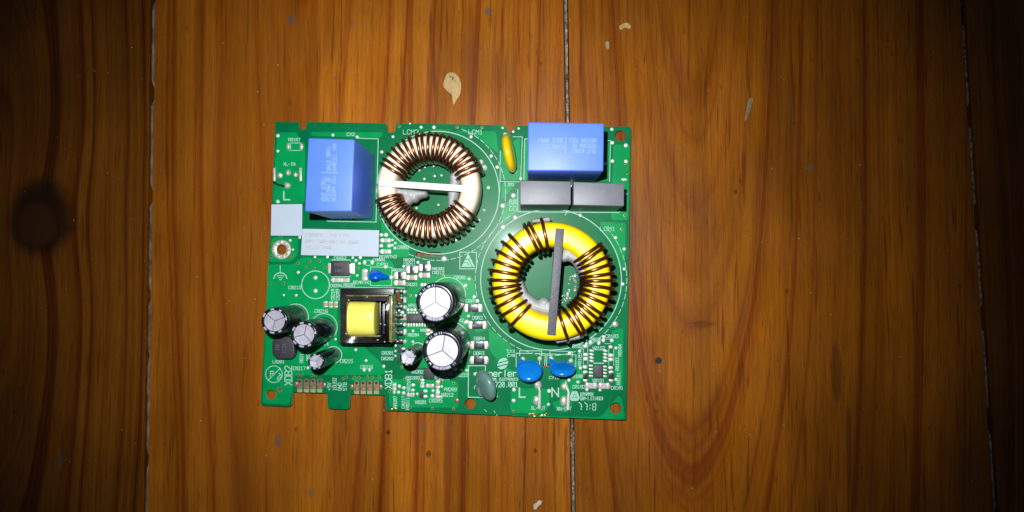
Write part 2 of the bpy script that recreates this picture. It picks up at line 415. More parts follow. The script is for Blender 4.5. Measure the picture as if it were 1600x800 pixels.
patch('paint_fleck', [(945, 66), (950, 63), (953, 70), (951, 78), (946, 76)], mat('dull_chip', (.34, .24, .12), .6, var=.3, vscale=900), boards[3], .0004)
patch('paint_fleck', [(1170, 153), (1177, 153), (1173, 170), (1167, 187), (1163, 190)], mat('dull_scuff', (.22, .17, .10), .5, var=.4, vscale=900), boards[3], .0001, 'faint grey scuff')
bm = NB()
for k in range(150):
    x, y = random.uniform(20, 1580), random.uniform(5, 795)
    p = U(x, y, 0); r = random.choice([.6, .7, .9, 1.2]); blob(bm, (p.x, p.y, .0001), S(r), S(r), S(r*.6), 6, 2, rough=.3)
obj('dust_specks', bm, mat('dust', (.34, .22, .12), .8), floor, kind='stuff')

# ------------------------------------------------------------------ circuit board
ZT = 0.0035; ZBT = 0.0019
pcb = bpy.data.objects.new('circuit_board', None); link(pcb, None, Vector((U(695, 420, ZT).x, U(695, 420, ZT).y, 0)))
pcb['label'] = 'green printed circuit board crowded with chokes, capacitors and chips, lying on the wooden floor'
pcb['category'] = 'circuit board'
out_px = [(430, 190), (467, 190.5), (469, 203), (477, 203), (479.5, 190.5), (604, 192.5), (606, 207), (617, 207), (619, 192.5), (789, 195.5), (794, 207), (802, 207.5), (806, 196),
          (986, 198), (978.5, 656.5), (603, 641.5), (601.5, 617.5), (547, 615.5), (546, 640), (512, 638.5), (511, 614.5), (457.5, 612.5), (455, 635.5), (407, 633), (417, 450), (424, 340)]
rads = [3, 4, 3, 3, 4, 5, 3, 3, 4, 4, 3, 3, 4, 5, 3, 3, 1.5, 1.5, 5, 5, 1.5, 1.5, 5, 5, 0, 0]
outline = [(U(x, y, ZT).x, U(x, y, ZT).y) for x, y in rounded(out_px, rads)]
circ_px = [(440, 390, 8), (969.5, 212, 8.7), (962, 638, 9), (734.5, 631, 8.7), (423.5, 617, 8), (437, 609, 2.0), (428.3, 272, 0), (493, 454.5, 0)]
holes = []
for x, y, r in circ_px:
    if r: 
        c = U(x, y, ZT); rr = S(r, ZT); holes.append([(c.x+rr*math.cos(2*PI*k/24), c.y+rr*math.sin(2*PI*k/24)) for k in range(24)])
for (x0, y0, x1, y1) in [(650, 394, 689.5, 400.5), (848, 569.5, 859, 575)]:
    holes.append([(U(x, y, ZT).x, U(x, y, ZT).y) for x, y in rounded(rect(x0, y0, x1, y1), 3)])
bm = NB()
tp = sheet(bm, [outline]+holes, ZT, 0)
bt = sheet(bm, [outline]+holes, ZBT, 0, flip=True)
for A, B in zip(tp, bt):
    for k in range(len(A)):
        l = (k+1) % len(A); bm.faces.new((A[k], B[k], B[l], A[l])).material_index = 1
bmesh.ops.recalc_face_normals(bm, faces=bm.faces)
brd = obj('printed_board', bm, [M['mask_dark'], M['laminate']], pcb, org=ORG[pcb], smooth=False)

pours = [
    [(434, 207), (465, 207), (468, 222), (477, 222), (476, 318), (427, 318), (429, 260)],
    [(425, 371), (466, 371), (466, 398), (455, 409), (420, 409)],
    [(419, 413), (458, 413), (471, 402), (594, 405), (612, 407), (630, 447), (527, 449), (527, 540), (568, 541), (603, 574), (600, 586), (460, 586), (457, 608), (452, 632), (410, 630), (413, 560)],
    [(608, 592), (700, 594), (716, 597), (716, 637), (608, 636)],
    [(636, 452), (655, 432), (700, 428), (738, 432), (743, 452), (742, 490), (728, 500), (732, 548), (726, 562), (736, 568), (728, 592), (664, 574), (640, 574), (628, 560), (634, 520)],
    [(763, 512), (798, 540), (800, 549), (793, 556), (790, 570), (776, 561), (764, 546), (764, 525)],
    [(772, 560), (790, 574), (806, 583), (806, 590), (790, 578)],
    [(799, 607), (858, 607), (858, 636), (848, 646), (803, 645), (797, 640)],
    [(890, 560), (905, 566), (913, 585), (908, 600), (896, 606), (893, 640), (884, 645), (868, 640), (862, 628), (875, 626), (875, 596), (880, 592)],
    [(818, 218), (953, 221), (952, 283), (816, 281)],
    [(958, 226), (984, 226), (981, 344), (955, 344)],
    [(936, 347), (978, 348), (976, 420), (968, 420), (962, 392)],
    [(782, 236), (812, 214), (813, 281), (783, 281)],
    [(784, 285), (808, 285), (784, 314)],
    [(784, 325), (808, 300), (808, 332), (784, 352)],
    [(955, 517), (974, 512), (973, 604), (960, 603), (961, 560)],
    [(800, 649), (938, 652), (966, 618), (972, 622), (976, 652), (970, 655), (800, 650)],
    [(735, 505), (760, 505), (762, 515), (745, 520)],
    [(486, 206), (600, 207), (594, 216), (486, 212)],
    [(622, 202), (775, 205), (779, 240), (764, 228), (740, 210), (700, 202)],
    [(596, 345), (612, 366), (640, 388), (640, 402), (618, 402), (596, 398)],
    [(549, 589), (599, 589), (599, 596), (549, 595)],
]
bm = NB()
for p in pours:
    pr = rounded(p, 5, 3); w = [(U(x, y, ZT).x, U(x, y, ZT).y) for x, y in pr]
    hs = [h for h in holes if all(inside(q, w) for q in h)]
    if any(any(inside(q, w) for q in h) and not all(inside(q, w) for q in h) for h in holes): print('pour crosses hole', p[0])
    sheet(bm, [w]+hs, ZT+.00004, 0)
obj('copper_pour', bm, M['mask_light'], pcb, org=ORG[pcb], smooth=False)

# ---- silkscreen print (strokes)
G = {
 '0': [[(1, 0), (3, 0), (4, 1), (4, 5), (3, 6), (1, 6), (0, 5), (0, 1), (1, 0)], [(0.6, 1), (3.4, 5)]], 'O': [[(1, 0), (3, 0), (4, 1), (4, 5), (3, 6), (1, 6), (0, 5), (0, 1), (1, 0)]],
 '1': [[(1, 5), (2, 6), (2, 0)], [(1, 0), (3, 0)]], '2': [[(0, 5), (1, 6), (3, 6), (4, 5), (4, 4), (0, 0), (4, 0)]],
 '3': [[(0, 6), (4, 6), (2, 3.5), (4, 2.4), (4, 1), (3, 0), (1, 0), (0, 1)]], '4': [[(3, 0), (3, 6), (0, 2), (4, 2)]],
 '5': [[(4, 6), (0, 6), (0, 3.5), (3, 3.5), (4, 2.5), (4, 1), (3, 0), (0, 0)]], '6': [[(3.5, 6), (1.5, 6), (0, 4), (0, 1), (1, 0), (3, 0), (4, 1), (4, 2.5), (3, 3.3), (0, 3)]],
 '7': [[(0, 6), (4, 6), (1.5, 0)]], '8': [[(1, 3), (0, 4), (0, 5), (1, 6), (3, 6), (4, 5), (4, 4), (3, 3), (1, 3), (0, 2), (0, 1), (1, 0), (3, 0), (4, 1), (4, 2), (3, 3)]],
 '9': [[(.5, 0), (2.5, 0), (4, 2), (4, 5), (3, 6), (1, 6), (0, 5), (0, 4), (1, 3), (4, 3)]],
 'A': [[(0, 0), (0, 4), (2, 6), (4, 4), (4, 0)], [(0, 2.4), (4, 2.4)]], 'B': [[(0, 0), (0, 6), (3, 6), (4, 5), (4, 4), (3, 3), (0, 3), (3, 3), (4, 2), (4, 1), (3, 0), (0, 0)]],
 'C': [[(4, 1), (3, 0), (1, 0), (0, 1), (0, 5), (1, 6), (3, 6), (4, 5)]], 'D': [[(0, 0), (0, 6), (2.6, 6), (4, 4.6), (4, 1.4), (2.6, 0), (0, 0)]],
 'E': [[(4, 0), (0, 0), (0, 6), (4, 6)], [(0, 3), (3, 3)]], 'F': [[(0, 0), (0, 6), (4, 6)], [(0, 3), (3, 3)]], 'G': [[(4, 5), (3, 6), (1, 6), (0, 5), (0, 1), (1, 0), (4, 0), (4, 3), (2, 3)]],
 'H': [[(0, 0), (0, 6)], [(4, 0), (4, 6)], [(0, 3), (4, 3)]], 'I': [[(1, 0), (3, 0)], [(2, 0), (2, 6)], [(1, 6), (3, 6)]], 'J': [[(0, 1), (1, 0), (3, 0), (4, 1), (4, 6)]],
 'K': [[(0, 0), (0, 6)], [(4, 6), (0, 2.5)], [(1.4, 3.6), (4, 0)]], 'L': [[(0, 6), (0, 0), (4, 0)]], 'M': [[(0, 0), (0, 6), (2, 3), (4, 6), (4, 0)]], 'N': [[(0, 0), (0, 6), (4, 0), (4, 6)]],
 'P': [[(0, 0), (0, 6), (3, 6), (4, 5), (4, 4), (3, 3), (0, 3)]], 'Q': [[(1, 0), (3, 0), (4, 1), (4, 5), (3, 6), (1, 6), (0, 5), (0, 1), (1, 0)], [(2.5, 1.5), (4, 0)]],
 'R': [[(0, 0), (0, 6), (3, 6), (4, 5), (4, 4), (3, 3), (0, 3)], [(2, 3), (4, 0)]], 'S': [[(0, 1), (1, 0), (3, 0), (4, 1), (4, 2), (3, 3), (1, 3), (0, 4), (0, 5), (1, 6), (3, 6), (4, 5)]],
 'T': [[(2, 0), (2, 6)], [(0, 6), (4, 6)]], 'U': [[(0, 6), (0, 1), (1, 0), (3, 0), (4, 1), (4, 6)]], 'V': [[(0, 6), (2, 0), (4, 6)]], 'W': [[(0, 6), (1, 0), (2, 4), (3, 0), (4, 6)]],
 'X': [[(0, 0), (4, 6)], [(0, 6), (4, 0)]], 'Y': [[(0, 6), (2, 3), (4, 6)], [(2, 3), (2, 0)]], '-': [[(.6, 3), (3.4, 3)]], '+': [[(.4, 3), (3.6, 3)], [(2, 1.4), (2, 4.6)]],
 '.': [[(1.7, 0), (2.3, 0)]], ':': [[(2, 1), (2, 1.7)], [(2, 4), (2, 4.7)]], '=': [[(.4, 2), (3.6, 2)], [(.4, 4), (3.6, 4)]], '/': [[(0, 0), (4, 6)]], ' ': [], ',': [[(2, .6), (1.4, -.8)]],
 'o': [[(1, 0), (3, 0), (4, 1), (4, 3), (3, 4), (1, 4), (0, 3), (0, 1), (1, 0)]], 'e': [[(3.7, .3), (3, 0), (1, 0), (0, 1), (0, 3), (1, 4), (3, 4), (4, 3), (4, 2), (0, 2)]],
 'r': [[(.6, 0), (.6, 4)], [(.6, 2.8), (1.8, 4), (3.6, 4)]], 'l': [[(2, 0), (2, 6)]],
 '~': [[(0, 6), (1.6, 4.6)], [(2, 3.8), (2.3, 2.2), (1.6, 2.4)], [(1.7, .8), (1.8, 0)]],
}
def ribbon(bm, a, b, w, z, mi=0):
    """stroke between photo points a, b, width w photo px"""
    dx, dy = b[0]-a[0], b[1]-a[1]; l = math.hypot(dx, dy) or 1e-6; dx /= l; dy /= l
    a = (a[0]-dx*w*.45, a[1]-dy*w*.45); b = (b[0]+dx*w*.45, b[1]+dy*w*.45)
    nx, ny = -dy*w/2, dx*w/2
    vs_ = [bm.verts.new(U(x, y, z)) for x, y in ((a[0]+nx, a[1]+ny), (b[0]+nx, b[1]+ny), (b[0]-nx, b[1]-ny), (a[0]-nx, a[1]-ny))]
    f = bm.faces.new(vs_); f.normal_update()
    if f.normal.z < 0: f.normal_flip()
    f.material_index = mi
ZC = [0]
def text(bm, s, p0, p1, h, z, w=1.0, mi=0):
    dx, dy = p1[0]-p0[0], p1[1]-p0[1]; L_ = math.hypot(dx, dy); ux, uy = dx/L_, dy/L_; vx, vy = uy, -ux
    n = len(s); adv = L_/(n-.22) if n > 1 else L_; cw = adv*.78 if n > 1 else L_
    ZC[0] += 1
    k = 0
    for i, ch in enumerate(s):
        for st in G.get(ch, []):
            for a, b_ in zip(st, st[1:]):
                q = []
                for (gx_, gy_) in (a, b_):
                    X_ = i*adv+gx_/4*cw; Y_ = gy_/6*h; q.append((p0[0]+ux*X_+vx*Y_, p0[1]+uy*X_+vy*Y_))
                k += 1
                ribbon(bm, q[0], q[1], w, z+(k % 7)*2e-6, mi)
def htext(bm, s, x0, y0, x1, y1, z, w=1.0, mi=0): text(bm, s, (x0, y1), (x1, y1), y1-y0, z, w, mi)
def vtext(bm, s, x0, y0, x1, y1, z, w=1.0, mi=0): text(bm, s, (x1, y1), (x1, y0), x1-x0, z, w, mi)
def pline(bm, pts, w, z, closed=False):
    n = len(pts)
    for i in range(n if closed else n-1): ribbon(bm, pts[i], pts[(i+1) % n], w, z+(i % 2)*3e-6)
def arcpx(cx, cy, r, a0, a1, n): return [(cx+r*math.cos(math.radians(a0+(a1-a0)*k/n)), cy-r*math.sin(math.radians(a0+(a1-a0)*k/n))) for k in range(n+1)]
ZS = ZT+.00009
bm = NB()
H = [("R0107", 451, 216, 469, 220.5), ("XL-IN", 443, 254, 461, 258.5), ("CX2", 542, 207.5, 554, 212), ("LCM2", 630, 203, 653.5, 209.5), ("LCM1", 732, 203, 754, 209.5), ("LCM1", 938, 354.5, 961, 360.5),
     ("SY1", 794, 286, 803, 290.5), ("C0213", 451, 447, 470, 451.5), ("C0002", 621, 384, 639, 389), ("REARTH3", 593, 399, 619.5, 403.5), ("C0001", 583, 404, 602, 408), ("CYPS1", 589, 411, 607, 415.5),
     ("R0201", 631, 404, 649, 408.4), ("C0211", 631, 410.5, 649, 415), ("R0202", 675.5, 418, 694, 422), ("C0212", 675.5, 424, 694, 428), ("R0203", 614, 420, 632, 424), ("C0221", 634.5, 442, 652.5, 446.5),
     ("DB02", 522, 401, 541, 405), ("C0204", 516, 444, 534, 448.5), ("R0207", 537, 443, 555, 447.5), ("REARTH1", 552, 439, 578, 443.5), ("C0216", 492, 483.5, 512, 488.5), ("C0214", 495, 535, 513, 539.5),
     ("C0215", 532, 561.5, 551, 567), ("C0217", 458, 573, 477, 578), ("C0216", 563.5, 571, 582.5, 576), ("L0201", 426, 563, 444.5, 567.5), ("C0201", 709.5, 431, 728, 436), ("C0202", 705, 498, 724, 502.5),
     ("VPS1", 638, 475, 652, 480), ("R0204", 637.5, 521, 654.5, 525.5), ("R0220", 657, 514, 673, 518), ("R0206R04", 582, 538, 610, 542), ("D0201", 597, 549, 615, 554), ("D0202", 596, 558, 614.5, 562.5),
     ("V0202", 642.5, 578.5, 661, 583.5), ("R0208", 634.5, 588, 655, 592.5), ("C0206", 682.5, 588.5, 702, 593.5), ("C0208", 689, 581.5, 708, 586.5), ("R0215", 711.5, 583.5, 731, 588.5), ("R0209", 694, 606, 713.5, 611),
     ("R0212", 690, 614.5, 708, 619.5), ("C0205", 671, 623, 691, 628.5), ("V0201", 648.5, 626, 666.5, 631), ("DBR1", 728, 468, 745.5, 472.5), ("DBR2", 738, 494, 754, 499), ("DBR4", 741, 526.5, 757.5, 531.5), ("DBR3", 740, 549.5, 756.5, 554.5),
     ("C0103", 946, 523, 966, 528), ("C0101", 955, 603.5, 973.5, 608.5), ("C0102", 895, 602, 914, 607), ("R0100", 891.5, 585.5, 910, 590.5), ("V01S1", 925.5, 592, 944, 597), ("V01S2", 926, 541.5, 945, 546.5),
     ("R0102", 890.5, 538.5, 910, 543.5), ("R0106", 924, 528, 939.5, 533), ("CY10", 858, 588, 874, 592), ("XL-OUT", 830, 635, 852, 640), ("XN-OUT", 870, 636, 892.5, 641.5), ("CY3", 793, 547, 804, 551), ("CY0", 793, 553.5, 804, 557.5)]
for s, *r in H: htext(bm, s, *r, ZS, .85)
Vt = [("C0210", 517.5, 452, 522.5, 469), ("C0209", 525, 452, 530, 469), ("R0214", 468.5, 549, 473.5, 567), ("R0213", 479, 546, 484, 563), ("+5V", 511.5, 598, 517, 610), ("18U52", 520, 590.5, 525.5, 610), ("GND", 528, 598.5, 533.5, 610), ("STB", 536, 598, 541.5, 610),
      ("R0207", 615, 619, 620, 637), ("C0217", 628, 619, 632.5, 638), ("R0211", 634.5, 621, 639, 640), ("R0210", 636, 593, 641, 611), ("R0205", 614.5, 598, 619, 610), ("R0104", 966, 538, 971, 556.5), ("R0103", 962, 559, 967, 579), ("R0101", 964, 582, 969, 601),
      ("R0105", 903.5, 552, 908.5, 571.5), ("CY20", 796, 312, 800.5, 329), ("CY30", 802.5, 312, 807, 329)]
for s, *r in Vt: vtext(bm, s, *r, ZS, .85)
vtext(bm, "XDB1", 602, 577.5, 612, 607, ZS, 1.5); vtext(bm, "XDB2", 445, 572, 456, 601.5, ZS, 1.5)
htext(bm, "L", 443.5, 299.5, 452.5, 312, ZS, 2.2); htext(bm, "L", 811.5, 606.5, 820.5, 620.5, ZS, 2.3); htext(bm, "N", 862.5, 606.5, 872.5, 619.5, ZS, 2.2)
text(bm, "oerler", (763.5, 588), (807, 588), 9.2, ZS, 1.7)
htext(bm, "RAL ELECTRONICS", 769.5, 590.6, 809, 594.4, ZS, .8)
htext(bm, "01.720.001", 758, 597, 809, 604.6, ZS, 1.25)
htext(bm, "1", 774, 614, 779, 620, ZS, 1.2)
htext(bm, "DYNAMIN", 909.5, 613.5, 926.5, 618, ZS, .85); htext(bm, "BM-1.ET14884", 909.5, 620, 942, 625, ZS, .85)
ribbon(bm, (907.6, 614), (907.6, 625), 1.6, ZS)
text(bm, "~~", (905, 640), (921, 640), 11, ZS, 1.5); text(bm, ":8", (919, 640.5), (931, 641), 10.5, ZS, 1.2)
# logo disc with two cut stripes
def diskpoly(bm, cx, cy, r, z, y0, y1, slope):
    """horizontal band of a disc between y0 and y1 (relative)"""
    pts = []
    n = 8
    for k in range(n+1):
        y = y0+(y1-y0)*k/n; x = math.sqrt(max(r*r-y*y, 0)); pts.append((cx-x, cy+y-slope*-x))
    for k in range(n, -1, -1):
        y = y0+(y1-y0)*k/n; x = math.sqrt(max(r*r-y*y, 0)); pts.append((cx+x, cy+y-slope*x))
    f = bm.faces.new([bm.verts.new(U(x, y, z)) for x, y in pts]); f.normal_update()
    if f.normal.z < 0: f.normal_flip()
diskpoly(bm, 785.6, 568, 8.6, ZS, -8.5, -3.4, .25); diskpoly(bm, 785.6, 568, 8.6, ZS, -1.6, 1.8, .25); diskpoly(bm, 785.6, 568, 8.6, ZS, 3.6, 8.5, .25)
# laboratory style mark, rounded trapezoid
def fill(bm, pts, z, r=0):
    pts = rounded(pts, r, 3) if r else pts
    f = bm.faces.new([bm.verts.new(U(x, y, z)) for x, y in pts]); f.normal_update()
    if f.normal.z < 0: f.normal_flip()
fill(bm, [(893.5, 611), (902, 611), (906, 622), (903, 626.5), (892.5, 626.5), (890, 622)], ZS, 2.5)
# outlines
for pts, w in [([(560, 216), (591, 217), (587.5, 347), (512, 345.5), (512.5, 334)], 1.2), ([(452, 223.5), (470, 223.5)], 1), ([(452, 235), (470, 235)], 1), ([(454, 223.5), (454, 235)], 1),
               ([(802, 213.6), (816, 213.8), (813.5, 282)], 1.1), ([(828, 217), (820, 217), (818.5, 281)], 1.1), ([(944.7, 219.3), (954, 219.7), (952.5, 284)], 1.1), ([(781.5, 236), (781.7, 283.5), (811.5, 284)], 1.1),
               ([(809, 296), (809, 331), (967, 332), (974, 325)], 1.3), ([(806.5, 573), (806.5, 552), (852, 552.5), (851, 571)], 1.2), ([(812, 556), (812, 548), (846.5, 548.3), (846, 556)], 1.2),
               ([(854, 572), (854.5, 553), (900, 554.5), (899.5, 573)], 1.2), ([(859.5, 557), (859.5, 548), (894.5, 549.5), (894, 558)], 1.2), ([(732, 571.5), (758.5, 571.5), (757.5, 621), (731.5, 620.5), (732, 571.5)], 1.3),
               ([(579, 417), (612.5, 418), (611.5, 446.5), (579, 446), (579, 417)], 1.0), ([(533, 448.5), (632, 450)], 1.1), ([(518, 432.5), (547, 432.5), (547, 428)], 1.1), ([(518, 406.3), (547, 406.3), (547, 411)], 1.1),
               ([(572, 407), (579, 407)], .9), ([(572, 414.5), (579, 414.5)], .9), ([(718.5, 394), (744.5, 394), (744.5, 420), (718.5, 420), (718.5, 394)], 1.3), ([(680, 576), (680, 592)], 1.2),
               ([(715.5, 568), (715.5, 574)], .9), ([(723.5, 568), (723.5, 574)], .9), ([(781, 262), (781, 300)], .8), ([(627, 449.5), (627, 462)], .8),
               ([(911.5, 544), (911.5, 570)], .9), ([(918.5, 544), (918.5, 570)], .9), ([(951, 545), (951, 571)], .9), ([(959, 545), (959, 571)], .9), ([(928, 546.8), (945, 546.8)], .9), ([(928, 567.5), (943, 567.5)], 1.6), ([(947, 530), (955, 530)], .9), ([(945, 537), (954, 537)], .9),
               ([(437.8, 415), (438, 428)], 1.2), ([(433, 430.8), (443.5, 430.8)], 1.1), ([(435, 434), (441.5, 434)], 1.1), ([(437, 437), (439.5, 437)], 1.1)]:
    pline(bm, pts, w, ZS)
pline(bm, arcpx(438, 436.5, 10.3, 8, 172, 14), 1.5, ZS)
pline(bm, arcpx(493, 445, 21.6, 0, 360, 40), 1.4, ZS)
fill(bm, arcpx(493, 445, 21.6, 205, 335, 20), ZS-.00003) if False else None
pline(bm, arcpx(684, 301, 96, -160, 200, 90), 1.5, ZS)
for k in range(0, 90, 2): pline(bm, arcpx(684, 301, 106, -115+k*3.0, -115+k*3.0+4.2, 3), 1.0, ZS) if (-115+k*3.0) < 70 else None
pline(bm, arcpx(861, 437, 110, 0, 360, 90), 1.5, ZS)
for k in range(60):
    a = k*6+3
    if not 42 < a % 360 < 118: pline(bm, arcpx(861, 437, 118.5, a, a+4, 3), 1.0, ZS)
pline(bm, arcpx(428, 584.7, 13, 0, 360, 28), 1.2, ZS); ribbon(bm, (419, 594), (437.5, 575.5), 1.3, ZS+2e-5)
htext(bm, "P", 422.5, 580, 427.5, 588, ZS, 1.2); text(bm, "P", (436, 583), (430, 589), 6.5, ZS, 1.2)
for cx, cy, r in [(700, 461, 27.5), (704, 530, 27.5), (652.5, 547.5, 12), (462, 495, 20), (506, 511, 21), (521, 554.5, 13)]: pline(bm, arcpx(cx, cy, r, 0, 360, 40), 1.2, ZS)
pline(bm, arcpx(657.5, 590, 2.6, 0, 360, 10), .8, ZS)
# warning triangle: three pieces round a hand shape
fill(bm, [(731.5, 396), (742, 417), (721, 417)], ZS, .8)
ribbon(bm, (537, 541.5), (549, 533.5), 1.0, ZS); ribbon(bm, (883, 336), (895, 320), 1.2, ZS)
for a, b_ in [((757, 640), (760, 643)), ((772, 642), (774, 645)), ((776, 648), (777, 650)), ((791, 546), (796, 547.5))]: ribbon(bm, a, b_, .9, ZS)
obj('silkscreen_print', bm, M['silk'], pcb, org=ORG[pcb], smooth=False)
# black print on the little mark
bm = NB()
pline(bm, [(898, 615), (894.5, 621.5), (901.5, 621.5), (898, 615)], .8, ZS+.00003)
obj('printed_mark', bm, M['mask_light'], pcb, org=ORG[pcb], smooth=False)
bm = NB()
pline(bm, [(726.5, 406), (731, 404.5), (734, 409), (738, 416.5)], 1.5, ZS+.00003); pline(bm, [(725, 411), (729.5, 409.5), (733, 414)], 1.3, ZS+.00004); pline(bm, [(735, 403), (732, 408)], 1.0, ZS+.00005)
obj('printed_mark', bm, M['silk' if False else 'mask_light'], pcb, org=ORG[pcb], smooth=False)

# ---- solder dots and vias
dots = [(434, 212, 3), (434, 236, 2.6), (434, 315, 3), (520, 211, 2.8), (558, 214, 2.8), (596.5, 237.5, 2.8), (468, 371, 2.6), (453.4, 375.6, 2.2), (457.7, 390, 1.8), (492, 401.5, 2.2), (511.5, 401.5, 2.4), (551, 402.5, 2.4),
    (562.7, 402.5, 2.5), (556, 407, 2.6), (561.6, 411.6, 2.6), (558, 430.5, 2.4), (466, 425.6, 2.4), (530.6, 340.5, 2.6), (548.5, 340.5, 2.6), (602.3, 417, 3), (653, 410, 2.6), (669.7, 410, 2.6), (630.6, 416, 2.6), (693.8, 404.5, 4.2),
    (733, 436, 2.6), (741, 464, 3), (746, 470, 2.6), (631, 465.5, 2.2), (650, 462, 2), (718, 493.4, 2.4), (732, 493.8, 2.4), (632.8, 516.5, 2.6), (645.4, 517, 2.4), (632.8, 534, 2.4), (645, 534, 2.2), (631, 506, 2.2), (679.7, 513.5, 2.2),
    (637.5, 484, 2.4), (643, 484, 2.4), (648.4, 484, 2.4), (624, 472, 2.8), (628.5, 488.7, 3), (623.4, 484.6, 2.5), (599.6, 572.4, 2.6), (555.8, 546.5, 2.4), (572, 563.5, 2.4), (462.7, 461.5, 2.2), (443.4, 461, 2), (524.3, 530, 2),
    (658, 198.7, 2.8), (678, 198.7, 2.8), (640.5, 193, 1.6), (614, 213.5, 2.6), (736, 213.5, 2.8), (767.4, 243.7, 2.8), (777, 261, 3), (763, 293, 2.8), (785.3, 321.5, 4.2), (802, 305.4, 4.2), (805, 340, 4.2), (786, 355, 4.6),
    (664, 261, 1.8), (677, 259, 2), (679, 275, 2), (689.7, 274, 2), (663, 279.5, 2), (650.7, 325, 1.8), (685, 320, 1.8), (655, 266, 1.8), (956, 202, 3), (957, 223, 3), (978, 227, 3.2), (957, 251.6, 2.8), (945, 256, 3.2), (978, 252, 3),
    (813.6, 279, 3), (978, 303, 2.4), (893.6, 292, 3.2), (906.7, 336.5, 2.8), (962, 371.4, 2.8), (975.5, 389, 2.6), (975.5, 420.4, 2.6), (973, 443.8, 2.8), (803, 609, 3), (802.5, 626, 3), (858, 611, 3.2), (857, 632, 2.8), (889, 594, 3), (903, 597, 2.8),
    (905.7, 548.7, 3), (907, 575, 2.8), (916.4, 537, 2.4), (943.4, 526, 2.4), (962.5, 543.6, 2.4), (962.5, 593, 2.6), (917, 609, 2.6), (937.5, 609.4, 2.6), (890, 552, 2.8), (802, 205.5, 2), (785.5, 200, 2), (810.4, 200.6, 2),
    (613, 375, 2.2), (613, 383, 2.2), (617.7, 380, 2.4), (617, 387.5, 2.4), (493, 434, 3.3), (493, 454.5, 3.3), (690, 604, 2), (632.5, 471, 2.2), (618, 540, 2), (481, 575, 2.4), (655, 474, 2)]
rings = [(465.6, 411), (484, 408), (499, 408), (478, 417), (491, 419), (508, 418), (443, 443), (422.5, 443), (559, 419), (692.8, 431.5), (641, 462), (732, 550.3), (627.7, 573.7), (652.5, 573), (632, 592.5), (708.7, 599), (708.7, 638.8), (675.5, 638), (641, 636.5),
    (608.4, 611), (466, 586), (472, 586), (487.5, 586.7), (493.5, 586.7), (554, 589.7), (561, 589.7), (574, 589), (581.5, 589.7), (592.5, 589), (696, 611), (652, 594), (690, 596), (536, 592), (541, 589.5), (623.7, 197.5), (714.4, 198.5), (753, 199), (785, 199), (976, 336.5), (802, 643), (971.4, 358),
    (439, 369), (452, 402), (424, 401), (425, 380), (457, 399)]
bm = NB()
for x, y, r in dots:
    p = U(x, y, ZT); rr = S(r, ZT)*random.uniform(.9, 1.08)
    blob(bm, (p.x, p.y, ZT), rr, rr, rr*random.uniform(.35, .6), 10, 4, rough=.04)
obj('solder_dots', bm, M['tin'], pcb, org=ORG[pcb], kind='stuff')
bm = NB()
for x, y in rings:
    p = U(x, y, ZT); lathe(bm, p.x, p.y, [(.00065, .00003), (.00062, .00011), (.00036, .00013), (.00034, .00005)], 12, 0, ZT)
    lathe(bm, p.x, p.y, [(.00036, .00009), (0, .00009)], 12, 1, ZT)
obj('via_holes', bm, [M['via'], M['viadark']], pcb, org=ORG[pcb], kind='stuff')
def pad(pts_r, name, m, label=None, z=.00012, r=1.5):
    bm = NB(); prism(bm, pxpoly(rounded(pts_r, r, 3), ZT), ZT+.00002, ZT+z, 0)
    return obj(name, bm, m, pcb, org=Vector((sum(p[0] for p in pxpoly(pts_r, ZT))/len(pts_r), sum(p[1] for p in pxpoly(pts_r, ZT))/len(pts_r), ZT)), label=label)
# mounting hole with a bare tinned ring
c = U(440, 390, ZT); bm = NB(); lathe(bm, c.x, c.y, [(S(15), .00003), (S(14.6), .0003), (S(12), .0004), (S(9.5), .0003), (S(8.05), .0001), (S(7.9), -.0015)], 36, 0, ZT)
for k in range(9):
    a = k*2*PI/9+.2; blob(bm, (c.x+S(11.5)*math.cos(a), c.y+S(11.5)*math.sin(a), ZT+.0002), S(3.2), S(3.2), .0005, 8, 3, rough=.15)
obj('mounting_ring', bm, M['tin_dull'], pcb, org=c, label='tinned ring round the mounting hole')
c = U(437, 609, ZT); bm = NB(); lathe(bm, c.x, c.y, [(S(4), .00003), (S(3.8), .0001), (S(2), .0001)], 20, 0, ZT); obj('test_pad', bm, M['pad_brown'], pcb, org=c)
c = U(714, 626, ZT); bm = NB(); blob(bm, c, S(4.2), S(4.2), .0004, 12, 3); obj('test_pad', bm, M['pad_brown'], pcb, org=c)
c = U(961, 506.5, ZT); bm = NB(); blob(bm, c, S(4.8), S(4.8), .0005, 12, 3); obj('test_pad', bm, M['tin_dull'], pcb, org=c)
# connector fingers
for xs, y0, y1 in [((468.5, 479, 489.3, 499.7), 592, 613), ((557.4, 567.6, 577.7, 588.2), 595, 615.7)]:
    for x in xs:
        bm = NB(); prism(bm, pxpoly(rounded([(x-3.9, y0), (x+3.9, y0), (x+3.9, y1-5), (x-3.9, y1-5)], 2.5, 4), ZT), ZT+.00002, ZT+.00012)
        prism(bm, pxpoly([(x-3.9, y1-5.3), (x+3.9, y1-5.3), (x+3.9, y1), (x-3.9, y1)], ZT), ZT+.00002, ZT+.00009, mi=1)
        p = U(x, y0+3.5, ZT); blob(bm, (p.x, p.y, ZT+.0001), S(2.2), S(2.2), .0003, 8, 3, mi=2)
        obj('contact_finger', bm, [M['pad_brown'], M['laminate'], M['viadark']], pcb, org=U(x, (y0+y1)/2, ZT))
for x, y in [(506, 602), (594.5, 605), (549, 604.5), (462, 600)]:
    p = U(x, y, ZT); bm = NB(); blob(bm, p, S(3.2), S(3.6), .00018, 8, 2, rough=.1); obj('copper_stub', bm, M['pad_brown'], pcb, org=p)
